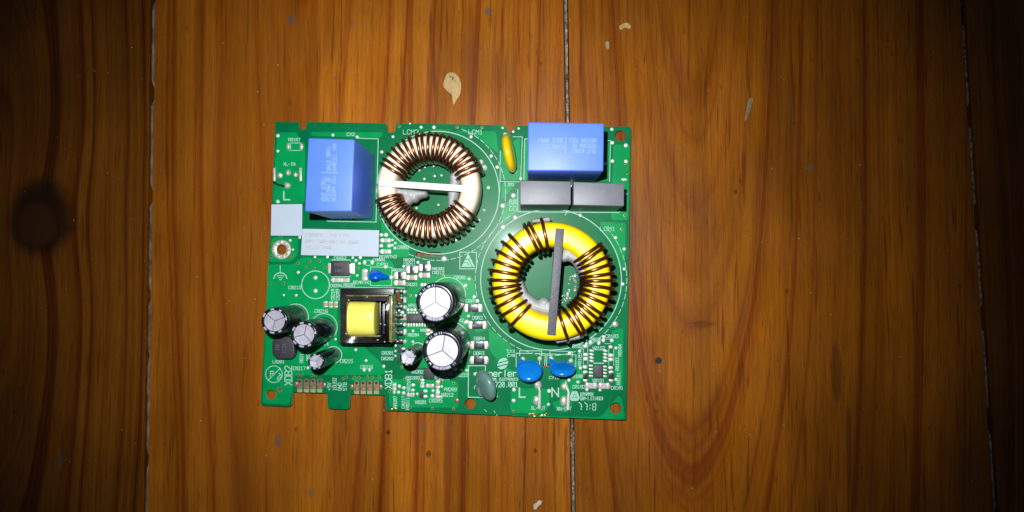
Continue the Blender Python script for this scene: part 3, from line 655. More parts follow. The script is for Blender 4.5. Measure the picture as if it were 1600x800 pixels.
# exposed gold at the board edge
for (x0, x1, y0, y1, n) in [(609, 620.5, 638, 641, 10), (826, 858, 644.5, 650, 26), (977.5, 982, 248, 277, 9)]:
    bm = NB()
    for k in range(n):
        x, y = random.uniform(x0, x1), random.uniform(y0, y1); p = U(x, y, ZT); blob(bm, (p.x, p.y, ZT+.00004), S(random.uniform(1.0, 2.3)), S(random.uniform(.6, 1.1)), .0003, 7, 2, rough=.3, rot=random.uniform(-.3, .3))
    obj('bare_copper_edge', bm, M['gold'], pcb, org=U((x0+x1)/2, (y0+y1)/2, ZT))

# ---- chip parts
def chip(x, y, w, h, kind, hor=True, ang=0.0, z=.0006, name=None):
    """two terminal chip: photo centre, photo size"""
    c = U(x, y, ZT); bm = NB(); zt = ZT+z
    body = {'res': M['resbody'], 'cap': M['ceramic'], 'grey': M['ceramicgrey']}[kind]
    nm = name or {'res': 'chip_resistor', 'cap': 'chip_capacitor', 'grey': 'chip_capacitor'}[kind]
    kb = .33 if kind == 'res' else .28
    if hor: bx = (x-w*kb, y-h*.46, x+w*kb, y+h*.46)
    else: bx = (x-w*.46, y-h*kb, x+w*.46, y+h*kb)
    boxpx(bm, *bx, ZT+.0001, zt, .00008)
    o = obj(nm, bm, body, pcb, org=c)
    tk, tw = (.40, .09) if kind == 'res' else (.36, .13)
    for s in (-1, 1):
        b2 = NB()
        if hor: boxpx(b2, x+s*w*tk-w*tw, y-h*.48, x+s*w*tk+w*tw, y+h*.48, ZT+.00005, zt+.00004, .0001); q = U(x+s*w*.47, y, ZT)
        else: boxpx(b2, x-w*.48, y+s*h*tk-h*tw, x+w*.48, y+s*h*tk+h*tw, ZT+.00005, zt+.00004, .0001); q = U(x, y+s*h*.47, ZT)
        blob(b2, (q.x, q.y, ZT), S(max(w, h)*.13 if hor else w*.42), S(h*.42 if hor else max(w, h)*.13), z*.75, 10, 4, rough=.06)
        obj('terminal', b2, M['term'], o, org=c)
    return o
for x, y in [(739.3, 481.5), (746, 508), (748.8, 539.5), (748.5, 563)]:
    o = chip(x, y, 26.5, 12.5, 'res', z=.0010); 
    b2 = NB(); htext(b2, "105", x-4.5, y-2.2, x+4.5, y+2.2, ZT+.00104, .7); obj('marking', b2, M['icprint'], o, org=ORG[o], smooth=False)
for x, y in [(625, 430.5), (643.6, 421.3), (663.5, 418)]:
    o = chip(x, y, 17.5, 11.5, 'grey', z=.0008, name='chip_resistor')
    b2 = NB(); boxpx(b2, x-3, y-5.2, x+3, y+5.2, ZT+.0007, ZT+.00085, 0.00002); obj('black_band', b2, M['resbody'], o, org=ORG[o])
for x, y in [(624.5, 442), (643, 433.7), (663, 430)]: chip(x, y, 17, 8, 'cap', z=.0009)
for a in [(462, 229, 22, 10, 'grey')]:
    for dx in (-11.5, 9):
        p = U(a[0]+dx, a[1], ZT); bm = NB(); blob(bm, p, S(3), S(5.5), .0006, 10, 4, rough=.12); obj('solder_pad_or_glint', bm, M['tin_dull'], pcb, org=p)
chip(524.5, 437.7, 13, 7, 'grey'); chip(538.5, 438, 14, 6.5, 'grey'); chip(569.7, 429.5, 8.5, 17, 'grey', hor=False)
chip(602, 375.5, 15, 6.5, 'grey'); chip(602, 393, 16, 7, 'grey')
for x, y in [(508.6, 475.5), (516.5, 476), (524.5, 476)]: chip(x, y, 6.5, 9, 'cap', hor=False, z=.0007)
chip(641.5, 617, 11, 6.5, 'grey'); chip(659.7, 601.5, 6.5, 8, 'grey', hor=False); chip(671.8, 603, 11.5, 6, 'grey'); chip(684, 601, 6.5, 12, 'cap', hor=False); chip(683.8, 617, 6.5, 10, 'grey', hor=False)
chip(914.7, 588, 7, 16, 'res', hor=False); chip(955, 588, 7.5, 16, 'res', hor=False)
chip(661.5, 445, 8, 5, 'grey'); chip(668, 519, 6, 9, 'cap', hor=False); chip(673.5, 517, 5, 8, 'grey', hor=False); chip(616, 605, 6, 10, 'grey', hor=False)
chip(924, 602.8, 17, 9.5, 'grey', z=.001); chip(944.5, 603.2, 16, 9.5, 'grey', z=.001)
# bare solder pads, one bulge each; the slanted pair imitates highlights by the cans
pads = [(596, 367, 3, 3), (603, 367, 3.6, 3.4), (595.7, 384, 3.2, 3.4), (608, 384, 3.6, 3.4), (569.7, 410, 2.8, 4), (581.5, 410, 2.8, 4), (574.8, 454.3, 3.6, 2.4), (600, 454, 2.6, 2.4), (560.7, 456.5, 3.8, 2.6),
    (624, 603.5, 2.8, 3), (631, 606, 3.2, 2.6), (616, 613, 2.3, 2.8), (622.7, 613, 2.6, 2.8), (630.6, 614, 3, 3), (645.5, 601.5, 3.4, 2.6), (645, 609.5, 3.4, 2.4), (652, 615.6, 2.4, 2.2), (664.7, 611, 3.6, 2.8), (664.7, 619.5, 3.8, 2.5),
    (660, 594, 3.4, 2.6), (676.5, 610.5, 2.6, 2.6), (675.6, 618.5, 3.4, 3), (683.8, 610, 3, 2.2), (689.5, 620, 2.2, 2.2), (720, 564.7, 3.2, 3), (711.5, 577, 3.6, 2.6), (720, 577.5, 3, 2.6), (729.3, 578.8, 2.3, 2.3),
    (914.7, 541, 4, 3), (915, 554, 4.2, 2.7), (915, 560.7, 4.2, 3), (914, 573.4, 4, 3), (954, 542, 3.8, 2.7), (954.7, 555, 4.2, 2.8), (954.7, 561.8, 4.2, 3), (954, 574.5, 4.2, 2.8), (922.6, 535, 2.9, 4), (935.6, 536, 2.9, 3.6), (943, 531.5, 2.8, 4), (956, 532, 3, 3.4),
    (936.7, 603, 2, 5), (916.2, 603, 2, 5), (569, 578, 2.6, 3), (577.3, 578, 2.4, 3), (618, 548.4, 2, 2), (617.8, 556, 2, 2.2), (630, 544.7, 3.6, 2), (975.5, 280.5, 5, 2.2), (726.5, 446.5, 4.4, 2.6), (728.5, 503, 4.6, 2.8), (686, 336, 0, 0)]
for x, y, rx, ry in pads:
    if not rx: continue
    p = U(x, y, ZT); bm = NB(); rr = .55 if x in (726.5, 728.5) else 0
    blob(bm, p, S(rx), S(ry), .00045, 10, 4, rough=.07, rot=rr); obj('solder_pad_or_glint', bm, M['tin'], pcb, org=p)
# eight lead chip and the empty footprint above it
def ic(x0, y0, x1, y1, h, label, pins=(), mark=None, name='chip'):
    c = U((x0+x1)/2, (y0+y1)/2, ZT); bm = NB(); boxpx(bm, x0, y0, x1, y1, ZT+.0002, ZT+h, .0001)
    o = obj(name, bm, M['ic'], pcb, org=c, label=label)
    for (px_, py_, w, hh) in pins:
        b2 = NB(); boxpx(b2, px_-w/2, py_-hh/2, px_+w/2, py_+hh/2, ZT+.0001, ZT+.0003, .00005); obj('pin', b2, M['term'], o, org=U(px_, py_, ZT))
    if mark:
        b2 = NB()
        for s, q in mark: (vtext if q[3]-q[1] > q[2]-q[0] else htext)(b2, s, *q, ZT+h+.00003, .7)
        obj('marking', b2, M['icprint'], o, org=c, smooth=False)
    return o
pins = [(923.5, y, 6, 2.6) for y in (571.5, 577, 582.3, 587.5)]+[(945.5, y, 5.5, 2.6) for y in (573, 578, 583, 588)]
ic(928, 571, 942.4, 590.5, .0015, 'small black eight pin chip', pins, [("VD1", (931, 573, 934.5, 588)), ("S10", (936, 573, 939.5, 588))])
for y in (548, 553.5, 558.8, 564):
    for x in (924.4, 945.8):
        p = U(x, y, ZT); bm = NB(); blob(bm, p, S(3.9), S(1.9), .00035, 10, 3, rot=-.25); obj('solder_pad_or_glint', bm, M['tin'], pcb, org=p)
ic(635, 490.5, 682, 504.8, .0015, 'wide dark chip half under a capacitor', [(638+k*4.3, 508, 2.4, 5) for k in range(10)]+[(638+k*4.3, 488.6, 2.2, 2.4) for k in range(10)], [("10RVP", (642, 494, 662, 500))])
ic(662, 576, 678.5, 592, .0017, 'square black chip')
ic(655.8, 611.5, 661.3, 622, .0009, None, name='transistor'); ic(621.5, 540.5, 627.5, 550.5, .0009, None, name='transistor'); ic(621, 556.5, 627, 566, .0009, None, name='transistor')
pad([(626, 495), (635, 495), (635, 500), (626, 500)], 'copper_tab', mat('tab_copper', (.42, .25, .14), .45, metal=.4))
# power diode
o = ic(516.5, 407.8, 545.3, 430.2, .0023, 'black block diode with a wide silver tab', (), [("B5DB", (523, 411.5, 536, 415)), ("1007", (523, 421, 536, 424.5))], name='diode')
b2 = NB(); boxpx(b2, 544, 412, 550, 427, ZT+.0002, ZT+.0012, .0001); obj('terminal', b2, M['tab'], o, org=ORG[o])
b2 = NB(); boxpx(b2, 549.5, 411, 554, 428, ZT+.0001, ZT+.0004, .0001); p = U(551.5, 415, ZT); blob(b2, p, S(3), S(4), .0007); p = U(551.5, 424, ZT); blob(b2, p, S(2.4), S(3), .0006); obj('terminal', b2, M['tin'], o, org=ORG[o])
b2 = NB(); boxpx(b2, 512.5, 411, 517.5, 427, ZT+.0001, ZT+.0008, .0001); obj('terminal', b2, M['tin_dull'], o, org=ORG[o])
# round black power inductor
c = U(443, 544, ZT+.004); bm = NB()
prism(bm, [(c.x+S(x_, .008), c.y-S(y_, .008)) for x_, y_ in [(-13, -18), (8, -18.5), (17, -10), (18, 9), (14, 17), (-10, 17.5), (-18, 9), (-18.5, -9)]], ZT+.0003, ZT+.0042, .0006, seg=3)
ind = obj('power_inductor', bm, M['ic'], pcb, org=(c.x, c.y, ZT), label='squat round black inductor')
b2 = NB(); vtext(b2, "10", 431, 539, 436, 548, ZT+.0043, .9); vtext(b2, "1124", 441, 537, 446.5, 552, ZT+.0043, .8); obj('marking', b2, M['icprint'], ind, org=ORG[ind], smooth=False)
b2 = NB(); boxpx(b2, 457.5, 536, 463.5, 553, ZT+.0001, ZT+.0012, .0001); obj('terminal', b2, M['tin_dull'], ind, org=ORG[ind])

# ---- stickers
def sticker(pts, label):
    bm = NB(); prism(bm, pxpoly(rounded(pts, 1, 2), ZT), ZT+.00002, ZT+.00022)
    c = pxpoly(pts, ZT); return obj('sticker', bm, M['sticker'], pcb, org=sum(c, Vector())/4, label=label)
s1 = sticker([(424.5, 319.5), (472.6, 319), (472, 368.5), (423.5, 368)], 'square pale sticker at the left edge')
s2 = sticker([(472.8, 357.5), (592.6, 359.8), (591.5, 401), (470.5, 398.5)], 'long pale sticker with faded lines of print')
bm = NB()
text(bm, "V1000032   R=0.5 F51", (477, 368.5), (546, 370), 4.2, ZT+.00025, .7, 0); text(bm, "00A2-TQ00-4001.BW.10000", (477, 378.5), (560, 380.5), 4.2, ZT+.00025, .7, 0); text(bm, "VRC12V-3000", (477, 388), (518, 389), 4.2, ZT+.00025, .7, 0)
obj('faded_print', bm, M['stickerink'], s2, org=ORG[s2], smooth=False)

# ---- blue box capacitors
def boxcap(top, h, m, label, bev=.0006, name='film_capacitor'):
    bm = NB(); P = pxpoly(top, ZT+h); prism(bm, P, ZT+.0004, ZT+h, bev, seg=3)
    c = sum(P, Vector())/4; return obj(name, bm, m, pcb, org=(c.x, c.y, ZT), label=label)
h = .0335
bc = boxcap([(481.5, 215.5), (554, 217.5), (549.5, 330.5), (476, 330.5)], h, M['blue'], 'tall bright blue box capacitor at the left, print running upwards')
bm = NB(); zt = ZT+h+.00004
for s, x, y0, y1, hh in [("DUT K30U", 508.5, 313, 278, 6), ("PCK304 RF", 516.5, 314, 276, 6), ("MEX180 Y311", 524.5, 314, 274, 5.5), ("XN12 300J", 516.5, 267, 230, 6), ("K40C311.10N", 525.5, 267, 225, 5.5)]:
    text(bm, s, (x, y0), (x, y1), hh, zt, 1.3)
ribbon(bm, (503, 269.5), (527.5, 270.3), 2, zt)
obj('printing', bm, M['blueprint'], bc, org=ORG[bc], smooth=False)
h = .031
bc = boxcap([(825, 190.5), (944, 192.5), (943, 267.5), (824, 267)], h, M['blue'], 'tall bright blue box capacitor at the back edge, print upside down')
bm = NB(); zt = ZT+h+.00004
for s, y, x0, x1, hh in [("MEX180 Y311", 216.5, 931, 889, 5.5), ("PCK304 RF", 224.5, 931, 893, 6), ("DUT K30U", 232.8, 930, 895, 6), ("XN12 300J", 216.5, 880, 842, 6), ("K40C311", 225.5, 880, 845, 6.5)]:
    text(bm, s, (x0, y), (x1, y), hh, zt, 1.2)
ribbon(bm, (884, 215), (883.5, 239), 1.8, zt)
obj('printing', bm, M['blueprint'], bc, org=ORG[bc], smooth=False)
h = .022
g1 = boxcap([(812.5, 282), (892, 283.5), (892, 320), (812.5, 320)], h, M['grey'], 'grey box capacitor on the left of the pair', .0003)
g2 = boxcap([(896, 284), (975.5, 287), (975, 322), (895.5, 320.5)], h, M['grey'], 'grey box capacitor on the right of the pair', .0003)
for g, x, s in ((g1, 845, "U"), (g2, 930, "K U")):
    bm = NB(); htext(bm, s, x, 298, x+4.5*len(s), 303, ZT+h+.00004, .9); obj('printing', bm, M['greyprint'], g, org=ORG[g], smooth=False)
for x, y, r in [(893.5, 291.5, 2.6), (893.3, 299.5, 1.7)]:
    pass

# ---- toroid chokes
def choke(cx, cy, rin, rout, ztop, zbot, wr, mcore, menam, angs, label):
    c = U(cx, cy, ztop); c = Vector((c.x, c.y, 0)); ri, ro = S(rin, ztop), S(rout, ztop); b_ = .0022
    bm = NB(); prof = []; rm = (ri+ro)/2; wa = (ro-ri)/2; zm = (ztop+zbot)/2; hz = (ztop-zbot)/2
    def sup(a, A, B, e): ca, sa = math.cos(a), math.sin(a); return rm+A*math.copysign(abs(ca)**(2/e), ca), zm+B*math.copysign(abs(sa)**(2/e), sa)
    for k in range(36): prof.append(sup(2*PI*k/36, wa, hz, 4.6))
    lathe(bm, 0, 0, prof, 96, 0, 0, closed=True)
    bmesh.ops.translate(bm, verts=bm.verts, vec=c); bmesh.ops.recalc_face_normals(bm, faces=bm.faces)
    core = obj('toroid_choke', bm, mcore, pcb, org=c, label=label)
    meshes = []
    for v in range(5):
        bm = NB(); g = wr*.95; bb = b_*.9+wr; pts = []
        random.seed(40+v); bul = random.uniform(0, .5)*wr
        for k in range(32):
            x, z = sup(2*PI*k/32, wa+wr*.9+.0008+bul, hz+wr*.9+.0003, 2.9); pts.append((x, random.uniform(-.10, .10)*wr, z))
        tube(bm, pts, wr, 8, closed=True)
        bmesh.ops.recalc_face_normals(bm, faces=bm.faces)
        me = bpy.data.meshes.new('wire_turn'); bm.to_mesh(me); bm.free(); me.materials.append(menam)
        for p in me.polygons: p.use_smooth = True
        meshes.append(me)
    for i, (a, tilt) in enumerate(angs):
        o = bpy.data.objects.new('wire_turn', meshes[i % 5]); link(o, core, c)
        # pivot inside the hole so that a turn can slant
        q = Matrix.Rotation(math.radians(a), 4, 'Z')
        pv = Vector(((ri+ro)/2, 0, 0))
        o.matrix_local = q @ Matrix.Translation(pv) @ Matrix.Rotation(math.radians(tilt), 4, 'Z') @ Matrix.Translation(-pv)
    return core, c, ri, ro
random.seed(3)
a1 = [(17+k*7.25+random.uniform(-.8, .8), random.uniform(-2, 2)) for k in range(20)]+[(194.5+k*6.6+random.uniform(-.7, .7), random.uniform(-2, 2)) for k in range(21)]
a1[19] = (155, -6); a1[0] = (17, 5); a1[-1] = (328.5, -7)
Z1 = ZT+.0195
core1, c1, ri1, ro1 = choke(668.5, 291, 50.5, 82.5, Z1, ZT+.0035, .00064, M['corewhite'], M['enamel1'], a1, 'choke with a cream core and thin dark copper windings')
a2 = [98, 109, 115, 132.5, 141.7, 150.5, 160, 169.5, 179, 187, 195, 204.4, 215.6, 227.7, 38, 32.2, 23.7, 15.6, 7.2, .6, -6.5, -15, -22.5, -33, -39.5, -46.5, -56, -62.4, -75.4]
t2 = {98: 4, 109: 8, 115: 2, 132.5: -2, 38: -3, 32.2: 4, -62.4: 6, -56: -5, -75.4: 4, 204.4: 5, 215.6: -4, 15.6: 4, 195: 4}
Z2 = ZT+.0225
core2, c2, ri2, ro2 = choke(862, 439.5, 53, 94.5, Z2, ZT+.0035, .00070, M['coreyellow'], M['enamel2'], [(a, t2.get(a, random.uniform(-2, 2))) for a in a2], 'larger choke with a yellow core and thick brown windings')
def plate(core, ptsa, ptsb, w, ztop, m, label, zb=ZT+.0015):
    a, b_ = Vector(ptsa), Vector(ptsb); d = (b_-a).normalized(); n = Vector((-d.y, d.x))*w/2
    bm = NB(); prism(bm, pxpoly([tuple(a+n), tuple(b_+n), tuple(b_-n), tuple(a-n)], ztop), ztop-.0016, ztop, .0002)
    o = obj('divider_bar', bm, m, core, org=ORG[core], label=label)
    return d
plate(core1, (592, 285.7), (736.5, 295.2), 10.3, Z1+.0014, M['plate_white'], 'white bar laid across the core')
# web of the divider, inside the hole and down to the board
def web(core, pa, pb, w, zt, zb, m):
    a, b_ = Vector(pa), Vector(pb); d = (b_-a).normalized(); n = Vector((-d.y, d.x))*w/2
    bm = NB(); prism(bm, pxpoly([tuple(a+n), tuple(b_+n), tuple(b_-n), tuple(a-n)], zt), zb, zt, .0002)
    obj('divider_web', bm, m, core, org=ORG[core])
web(core1, (622, 288), (715, 294), 5, Z1-.0003, ZT+.004, M['plate_white'])
plate(core2, (875, 357), (861.5, 523.3), 13.2, Z2+.0016, M['plate_dark'], 'charcoal bar laid across the core')
web(core2, (872, 392), (865, 487), 9, Z2-.0003, ZT+.003, M['plate_dark'])
def glue(core, pts, z, rz, label=None):
    """silicone bead along photo points with radii"""
    bm = NB(); random.seed(int(pts[0][0]))
    for (x, y, r) in pts:
        p = U(x, y, z); blob(bm, (p.x, p.y, z-rz*.4), S(r, z), S(r, z), rz, 14, 6, lower=.9, rough=.05)
    obj('glue_bead', bm, M['glue'], core, org=ORG[core])
    o = bpy.data.objects[-1] if False else None
def gluemesh(core, pts, z, rz):
    """continuous lump: remeshed metaball-like union via voxel remesh"""
    bm = NB()
    for (x, y, r) in pts:
        p = U(x, y, z); blob(bm, (p.x, p.y, z-rz), S(r, z), S(r, z), rz, 14, 6, lower=1.0)
    o = obj('glue_bead', bm, M['glue'], core, org=ORG[core])
    md = o.modifiers.new('r', 'REMESH'); md.mode = 'VOXEL'; md.voxel_size = .0003
    sm = o.modifiers.new('s', 'SMOOTH'); sm.iterations = 8; sm.factor = .6
    dg = bpy.context.evaluated_depsgraph_get(); me = bpy.data.meshes.new_from_object(o.evaluated_get(dg)); o.modifiers.clear(); o.data = me
    for p in me.polygons: p.use_smooth = True
def seq(a, b_, n, ra, rb): return [(a[0]+(b_[0]-a[0])*k/(n-1), a[1]+(b_[1]-a[1])*k/(n-1), ra+(rb-ra)*k/(n-1)) for k in range(n)]
gluemesh(core1, seq((712, 268), (707, 300), 6, 9, 10)+seq((707, 300), (704, 322), 4, 10, 7)+seq((708, 276), (717, 262), 3, 8, 5), Z1-.0022, .0045)
gluemesh(core1, seq((613, 297), (640, 303), 4, 7, 11)+seq((640, 303), (661, 302), 4, 10, 6)+[(634, 313, 8), (624, 303, 9), (645, 308, 8)], Z1-.003, .0045)
gluemesh(core2, seq((884, 396), (901, 404), 5, 10, 9)+seq((901, 404), (912, 424), 5, 9, 8)+seq((912, 424), (917, 440), 4, 8, 5)+[(882, 402, 8), (890, 392, 7)], Z2-.002, .0045)
gluemesh(core2, seq((812, 441), (818, 462), 5, 6, 9)+seq((818, 462), (835, 478), 5, 9, 11)+seq((835, 478), (856, 484), 5, 11, 10)+[(850, 474, 10), (858, 478, 8)], Z2-.002, .0045)
gluemesh(core2, seq((833, 345), (857, 342), 5, 4, 5), Z2-.006, .003)
gluemesh(core2, seq((872, 534), (904, 527), 6, 4, 5), Z2-.006, .003)
# leads of the chokes down to the board
for core, lst in ((core1, [(757, 262, 5), (752, 253, 4)]), ):
    bm = NB()
    for x, y, r in lst:
        p = U(x, y, ZT); blob(bm, p, S(r), S(r), .0016, 12, 5, rough=.08)
    obj('solder_joint_or_glint', bm, M['tin'], core, org=ORG[core])
for core, cc, ro, aas in ((core1, c1, ro1, (-20, -32, -43, -55, -66, -78)), ):
    bm = NB()
    for a in aas:
        a = math.radians(a); r = ro+.0016
        blob(bm, (cc.x+r*math.cos(a), cc.y+r*math.sin(a), ZT), .0008, .0008, .0012, 8, 4, rough=.1)
    obj('solder_joint_or_glint', bm, M['tin'], core, org=ORG[core])
# tin beads added to imitate light glinting on the yellow choke's inner windings
bm = NB(); random.seed(5)
for k in range(42):
    a = math.radians(random.uniform(-72, 14)); r = ri2*random.uniform(.60, .93)
    blob(bm, (c2.x+r*math.cos(a), c2.y+r*math.sin(a), ZT), .00042, .00042, .0007, 7, 3, rough=.1)
obj('solder_joint_or_glint', bm, M['tin'], core2, org=ORG[core2])

# ---- electrolytic capacitors
def ecap(bx, by, tx, ty, rt, label, rot=0.0, small=False):
    # height from the ratio of base and top distance to the nadir
    db = math.hypot(bx-NAD[0], by-NAD[1]); dt = math.hypot(tx-NAD[0], ty-NAD[1])
    zt = CAMH-(CAMH-ZT)*db/dt; zt = max(min(zt, .045), .018)
    c = U(tx, ty, zt); R = S(rt, zt); c = Vector((c.x, c.y, ZT)); h = zt-ZT
    bm = NB(); r_ = R*.10
    prof = [(0, .0003), (R*.97, .0003), (R, .0012), (R, h-.0035), (R*.965, h-.0029), (R*.965, h-.0025), (R, h-.0019), (R, h-r_*1.6), (R*.985, h-r_*.8), (R*.94, h-r_*.2), (R*.89, h), (R*.78, h-.0001), (R*.76, h-.0004)]
    lathe(bm, c.x, c.y, prof, 48, 0, ZT); bmesh.ops.recalc_face_normals(bm, faces=bm.faces)
    o = obj('electrolytic_capacitor', bm, M['sleeve'], pcb, org=c, label=label)
    # vent: three pressed sectors with grooves between
    bm = NB(); rr = R*.765; zz = h-.0004
    lathe(bm, c.x, c.y, [(rr, zz-.0002), (0, zz-.0002)], 36, 1, ZT)
    for s in range(3):
        a0 = rot+s*2*PI/3; n = 12; gw = R*.030
        pts = []
        ac = a0+PI/3; ox, oy = math.cos(ac)*gw*1.15, math.sin(ac)*gw*1.15
        ring = [(c.x+ox, c.y+oy)]
        for k in range(n+1):
            a = a0+2*PI/3*k/n; ring.append((c.x+ox+(rr-gw*1.2)*math.cos(a), c.y+oy+(rr-gw*1.2)*math.sin(a)))
        vb = [bm.verts.new((x, y, ZT+zz-.00018)) for x, y in ring]; tl = random.uniform(.00006, .00016)
        vt = [bm.verts.new((x, y, ZT+zz+(tl if i else -.00006))) for i, (x, y) in enumerate(ring)]
        for k in range(1, n+1): bm.faces.new((vt[0], vt[k], vt[k+1]))
        for k in range(len(ring)): l = (k+1) % len(ring); bm.faces.new((vb[k], vb[l], vt[l], vt[k]))
    bmesh.ops.recalc_face_normals(bm, faces=bm.faces)
    obj('can_top', bm, [M['can'], M['groove']], o, org=c)
    # printed marks on the shoulder
    bm = NB()
    def arc(a0, a1, r0=.80, r1=.93, dz=.00006):
        n = max(2, int((a1-a0)/6)); prev = None
        for k in range(n+1):
            a = math.radians(a0+(a1-a0)*k/n)
            zr = [h-.0001*(0)-.00002+dz, h-r_*.18+dz]
            row = [bm.verts.new((c.x+R*q*math.cos(a), c.y+R*q*math.sin(a), ZT+zz_)) for q, zz_ in ((r0, zr[0]), (.89, h+dz), (r1, h-r_*.17+dz))]
            if prev:
                for j in range(2): bm.faces.new((prev[j], prev[j+1], row[j+1], row[j]))
            prev = row
    rd = math.degrees(rot)-90
    if small:
        for a, w in ((-100, 22), (-60, 16), (-140, 20), (60, 12), (100, 18), (150, 20), (10, 12)): arc(a-w/2, a+w/2)
    else:
        arc(-121, -100); arc(-98.5, -90.5); arc(-89, -81); arc(-79.5, -62)
        for a in (112, 131, 150, -152, -133, -47, 96): 
            arc(a-4.5, a-2.2, .81, .925); arc(a+2.2, a+4.5, .81, .925)
            arc(a-2.2, a+2.2, .81, .84) if a in (112, 150, -133) else None
    bmesh.ops.recalc_face_normals(bm, faces=bm.faces)
    for f in bm.faces:
        if f.normal.z < 0: f.normal_flip()
    obj('sleeve_print', bm, M['sleeveprint'], o, org=c)
    return o
ecap(700, 461, 680, 472.5, 31, 'large black can capacitor, upper of the two big ones', math.radians(90))
ecap(704, 530, 691, 548, 32, 'large black can capacitor, lower of the two big ones', math.radians(80))
ecap(652.5, 547.5, 637.5, 558.5, 13.3, 'smallest can capacitor beside the big ones', math.radians(120), True)
ecap(462, 495.5, 428.5, 501.5, 21.5, 'can capacitor overhanging the left edge', math.radians(140), True)
ecap(506, 512, 474.5, 523, 21.5, 'can capacitor second from the left edge', math.radians(75), True)
ecap(521, 554.5, 493.5, 565, 13, 'slim can capacitor above the connector fingers', math.radians(50), True)

# ---- transformer
zt = ZT+.017; oc = U(572, 497, ZT)
bm = NB()
P0 = pxpoly([(533, 459), (611.5, 460.5), (611, 536), (531.5, 535.5)], zt); P1 = pxpoly([(542, 469), (603.5, 470.5), (603.5, 525.5), (541, 525)], zt)
for i in range(4):
    j = (i+1) % 4; prism(bm, [P0[i], P0[j], P1[j], P1[i]], ZT+.0055, zt, 0)
bmesh.ops.remove_doubles(bm, verts=bm.verts, dist=1e-5)
# drop coincident inner faces
dead = [f for f in bm.faces if abs(f.normal.z) < .3 and False]
tr = obj('transformer', bm, M['ferrite'], pcb, org=oc, label='square transformer with a yellow taped coil in a black core')
bm = NB(); boxpx(bm, 532, 450.5, 615, 463, ZT+.0008, ZT+.0095, .0004); boxpx(bm, 531, 527, 614, 538.5, ZT+.0008, ZT+.005, .0004); boxpx(bm, 531.5, 463, 616, 527, ZT+.0008, ZT+.0045, .0003)
boxpx(bm, 592, 472, 594.5, 524, ZT+.004, ZT+.0165, .0002); boxpx(bm, 596, 474, 601, 522, ZT+.004, ZT+.0125, .0003)
obj('bobbin', bm, M['bobbin'], tr, org=oc)
bm = NB()
c0 = U(566.5, 497.3, ZT+.0100); L_ = S(24, zt); Rr = .0068; N_ = 14; rings_ = []
for j in range(N_+1):
    t = -1+2*j/N_; x = c0.x+L_*math.sin(t*PI/2)*1.0; rr = Rr*(1-.16*abs(t)**5)
    rings_.append([bm.verts.new((x, c0.y+math.copysign(abs(math.cos(2*PI*k/40))**.85, math.cos(2*PI*k/40))*rr*1.02, c0.z+math.copysign(abs(math.sin(2*PI*k/40))**.7, math.sin(2*PI*k/40))*rr*.95)) for k in range(40)])
for A, B in zip(rings_, rings_[1:]):
    for k in range(40): l = (k+1) % 40; bm.faces.new((A[k], A[l], B[l], B[k]))
bm.faces.new(rings_[0]); bm.faces.new(rings_[-1]); bmesh.ops.recalc_face_normals(bm, faces=bm.faces)
obj('coil', bm, M['tape'], tr, org=oc)
bm = NB(); boxpx(bm, 608, 462.5, 612.6, 534.5, ZT+.006, zt+.0001, .0001); obj('tape_edge', bm, M['olive'], tr, org=oc)
bm = NB(); boxpx(bm, 541, 461.3, 607, 463, ZT+.015, zt+.0002, .0001); obj('tape_edge', bm, M['olive'], tr, org=oc)
bm = NB(); boxpx(bm, 550, 524.3, 594, 526.3, zt-.001, zt+.0002, .0001); obj('tape_edge', bm, M['olive'], tr, org=oc)
for y in (456, 467, 480, 494, 507.5, 521, 534):
    bm = NB(); boxpx(bm, 616, y-4, 629, y+3, ZT+.0004, ZT+.0035, .0004); o = obj('bobbin_lug', bm, M['bobbin'], tr, org=U(621, y, ZT))
    bm = NB(); p = U(627, y, ZT+.002); q = U(619, y-1, ZT+.004); tube(bm, [q, p, (p.x+.0008, p.y-.0002, ZT)], .0004, 6); blob(bm, (p.x+.0009, p.y, ZT), .0011, .0009, .0012, 9, 4, rough=.1)
    obj('pin', bm, M['tin'], tr, org=U(627, y, ZT))
bm = NB(); random.seed(9)
for k in range(6):
    p = U(619+k*.6, 458+k*2.4, ZT+.005); tube(bm, [(p.x-.001, p.y+.0003, p.z-.001), p, (p.x+.001, p.y-.0003, p.z-.0012)], .00035, 6)
obj('wire_end', bm, M['copperw'], tr, org=oc)
bm = NB(); random.seed(19)
for (x, y) in [(573.5, 464), (545, 469), (540.8, 521.5), (594.5, 506), (601, 507.5), (603, 474), (602, 484), (590, 531), (601, 534)]:
    p = U(x, y, zt); blob(bm, (p.x, p.y, zt-.00005), .00035, .0003, .0003, 7, 3, rough=.2)
obj('resin_drops', bm, M['ceramicgrey'], tr, org=oc)

# ---- dipped disc parts
def discpart(name, m, label, x, y, z, normal, r, t, leads, axis=(1, 0, 0), necks=(), xs=1.0, lump=.012, lr=.0003):
    c = U(x, y, z); bm = NB(); disc_body(bm, c, normal, r, t, axis=axis, xs=xs, lump=lump)
    for (nx, ny, nz, r0, ix, iy, iz, r1) in necks:
        a = U(nx, ny, nz); b_ = U(ix, iy, iz); mid = a.lerp(b_, .5); tube(bm, [a, mid, b_], [r0, (r0+r1)*.55, r1], 10)
    o = obj(name, bm, m, pcb, org=(c.x, c.y, ZT), label=label)
    for pts in leads:
        b2 = NB(); P = [U(a, b_, zz) for a, b_, zz in pts]; tube(b2, P, lr, 6); e = P[-1]; blob(b2, (e.x, e.y, ZT), .0010, .0010, .0010, 10, 4, rough=.1)
        obj('lead', b2, M['tin'], o, org=(e.x, e.y, ZT))
    return o
d40 = math.radians(46); d59 = math.radians(66)
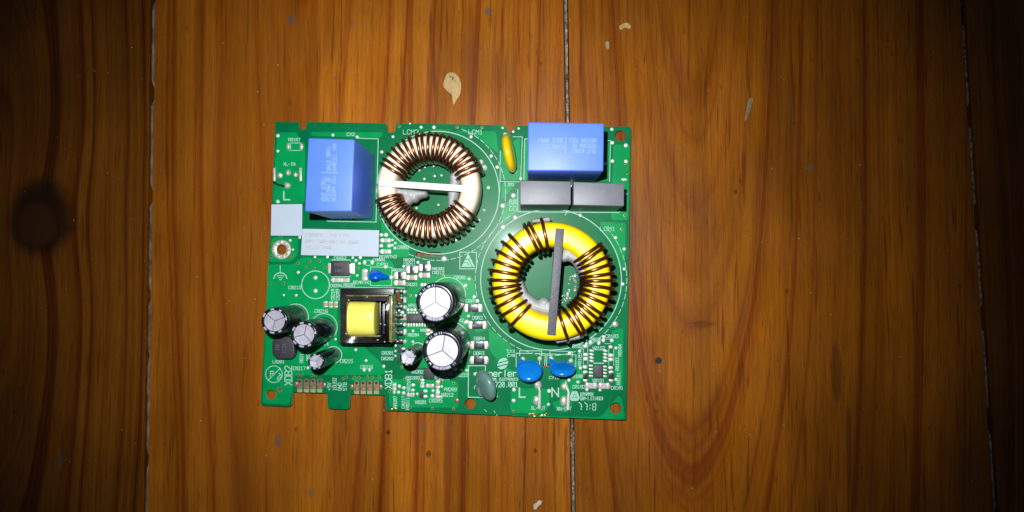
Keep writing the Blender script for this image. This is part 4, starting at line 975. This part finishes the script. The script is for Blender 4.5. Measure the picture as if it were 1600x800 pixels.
discpart('disc_capacitor', M['bluedisc'], 'blue disc capacitor lying flatter, over the letter L', 827.3, 579.5, ZT+.0052, (0, math.sin(d40), math.cos(d40)), .0053, .0032,
         [[(817, 566, ZT+.003), (817, 561, ZT+.0005)], [(843, 570, ZT+.004), (843.5, 563, ZT+.002), (843.3, 560.5, ZT+.0005)]], necks=[(812, 561, ZT+.002, .0006, 816, 571, ZT+.0042, .0021)])
discpart('disc_capacitor', M['bluedisc'], 'blue disc capacitor standing steeper, over the letter N', 879, 576, ZT+.0060, (0, math.sin(d59), math.cos(d59)), .0053, .0029,
         [[(864, 566, ZT+.004), (861.5, 560.5, ZT+.0005)], [(892, 570, ZT+.004), (892, 564, ZT+.0005)]], necks=[(859, 561.5, ZT+.003, .0006, 866, 572, ZT+.005, .0019)])
discpart('disc_capacitor', M['bluesmall'], 'small deep blue disc capacitor', 586.5, 430, ZT+.0030, (0, math.sin(.9), math.cos(.9)), .0030, .0028,
         [[(598, 432, ZT+.002), (610.5, 433.5, ZT+.0006)]], necks=[(590, 430.5, ZT+.003, .0018, 608, 434, ZT+.0012, .0006)])
ly = Vector((11, -63, 0)).normalized()
discpart('varistor', M['mov'], 'yellow disc standing on edge', 795.5, 239, ZT+.0088, Vector((.985, .172, .10)), .0078, .0043,
         [[(791, 214, ZT+.003), (789.5, 210, ZT+.0005)], [(803, 266, ZT+.003), (804.5, 268, ZT+.0005)]], axis=(.17, -.98, 0))
th = math.radians(60); perp = Vector((.93, .36, 0))
discpart('thermistor', M['ntc'], 'grey green dipped disc leaning over', 758.6, 602, ZT+.0058, (-perp*math.sin(th)+Vector((0, 0, math.cos(th)))), .0064, .0045,
         [[(748, 586, ZT+.003), (743, 585, ZT+.0005)], [(748, 606, ZT+.003), (743.5, 606, ZT+.0005)]], axis=(.36, -.93, 0), necks=[(744.5, 606, ZT+.001, .0010, 754, 610, ZT+.004, .0026), (750, 583, ZT+.0015, .0014, 756, 592, ZT+.005, .0034)])

# ---- wire links at the outputs and the input blades
def joint(lst, name='solder_joint_or_glint', m='tin'):
    for x, y, rx, ry, hz in lst:
        p = U(x, y, ZT); bm = NB(); blob(bm, p, S(rx), S(ry), hz, 14, 5, rough=.10); obj(name, bm, M[m], pcb, org=p)
joint([(840.4, 601.5, 6, 7, .0011), (838.5, 625.5, 5.5, 7.5, .0011), (882, 604, 5.5, 6, .0011), (881, 627, 6, 8, .0011), (450.5, 270, 4, 5, .0012), (437.5, 274, 4.5, 4.5, .0008), (462, 273, 3.5, 4, .0008), (449, 290, 5.5, 5, .0013)], m='tin_dull')
for pts in ([(839.5, 594, .0006), (841, 601, .0016), (843.3, 612, .0020), (843, 622, .0026), (842.5, 638, .0020)], [(884, 596, .0008), (884.5, 603, .0018), (888.5, 612, .0022), (888, 622, .0026), (887.5, 640, .0026)]):
    bm = NB(); tube(bm, [U(x, y, ZT+z) for x, y, z in pts], [.00035, .0006, .00045, .0006, .0007], 8); obj('wire_link', bm, M['tin'], pcb, org=U(pts[2][0], pts[2][1], ZT))
for x0, x1 in ((426.6, 430), (467.5, 471)):
    bm = NB(); boxpx(bm, x0, 262, x1, 283, ZT+.0001, ZT+.0008, .0002); obj('blade_terminal', bm, M['tin_dull'], pcb, org=U((x0+x1)/2, 272, ZT))
bm = NB(); tube(bm, [U(427, 284, ZT+.0006), U(434, 288.5, ZT+.0008), U(445, 291, ZT+.001)], .0004, 6); obj('wire_link', bm, M['bobbin'], pcb, org=U(435, 288, ZT))

SC.cycles.pixel_filter_type = 'BLACKMAN_HARRIS'; SC.cycles.filter_width = 1.5
SC.render.resolution_x = 1024; SC.render.resolution_y = 512
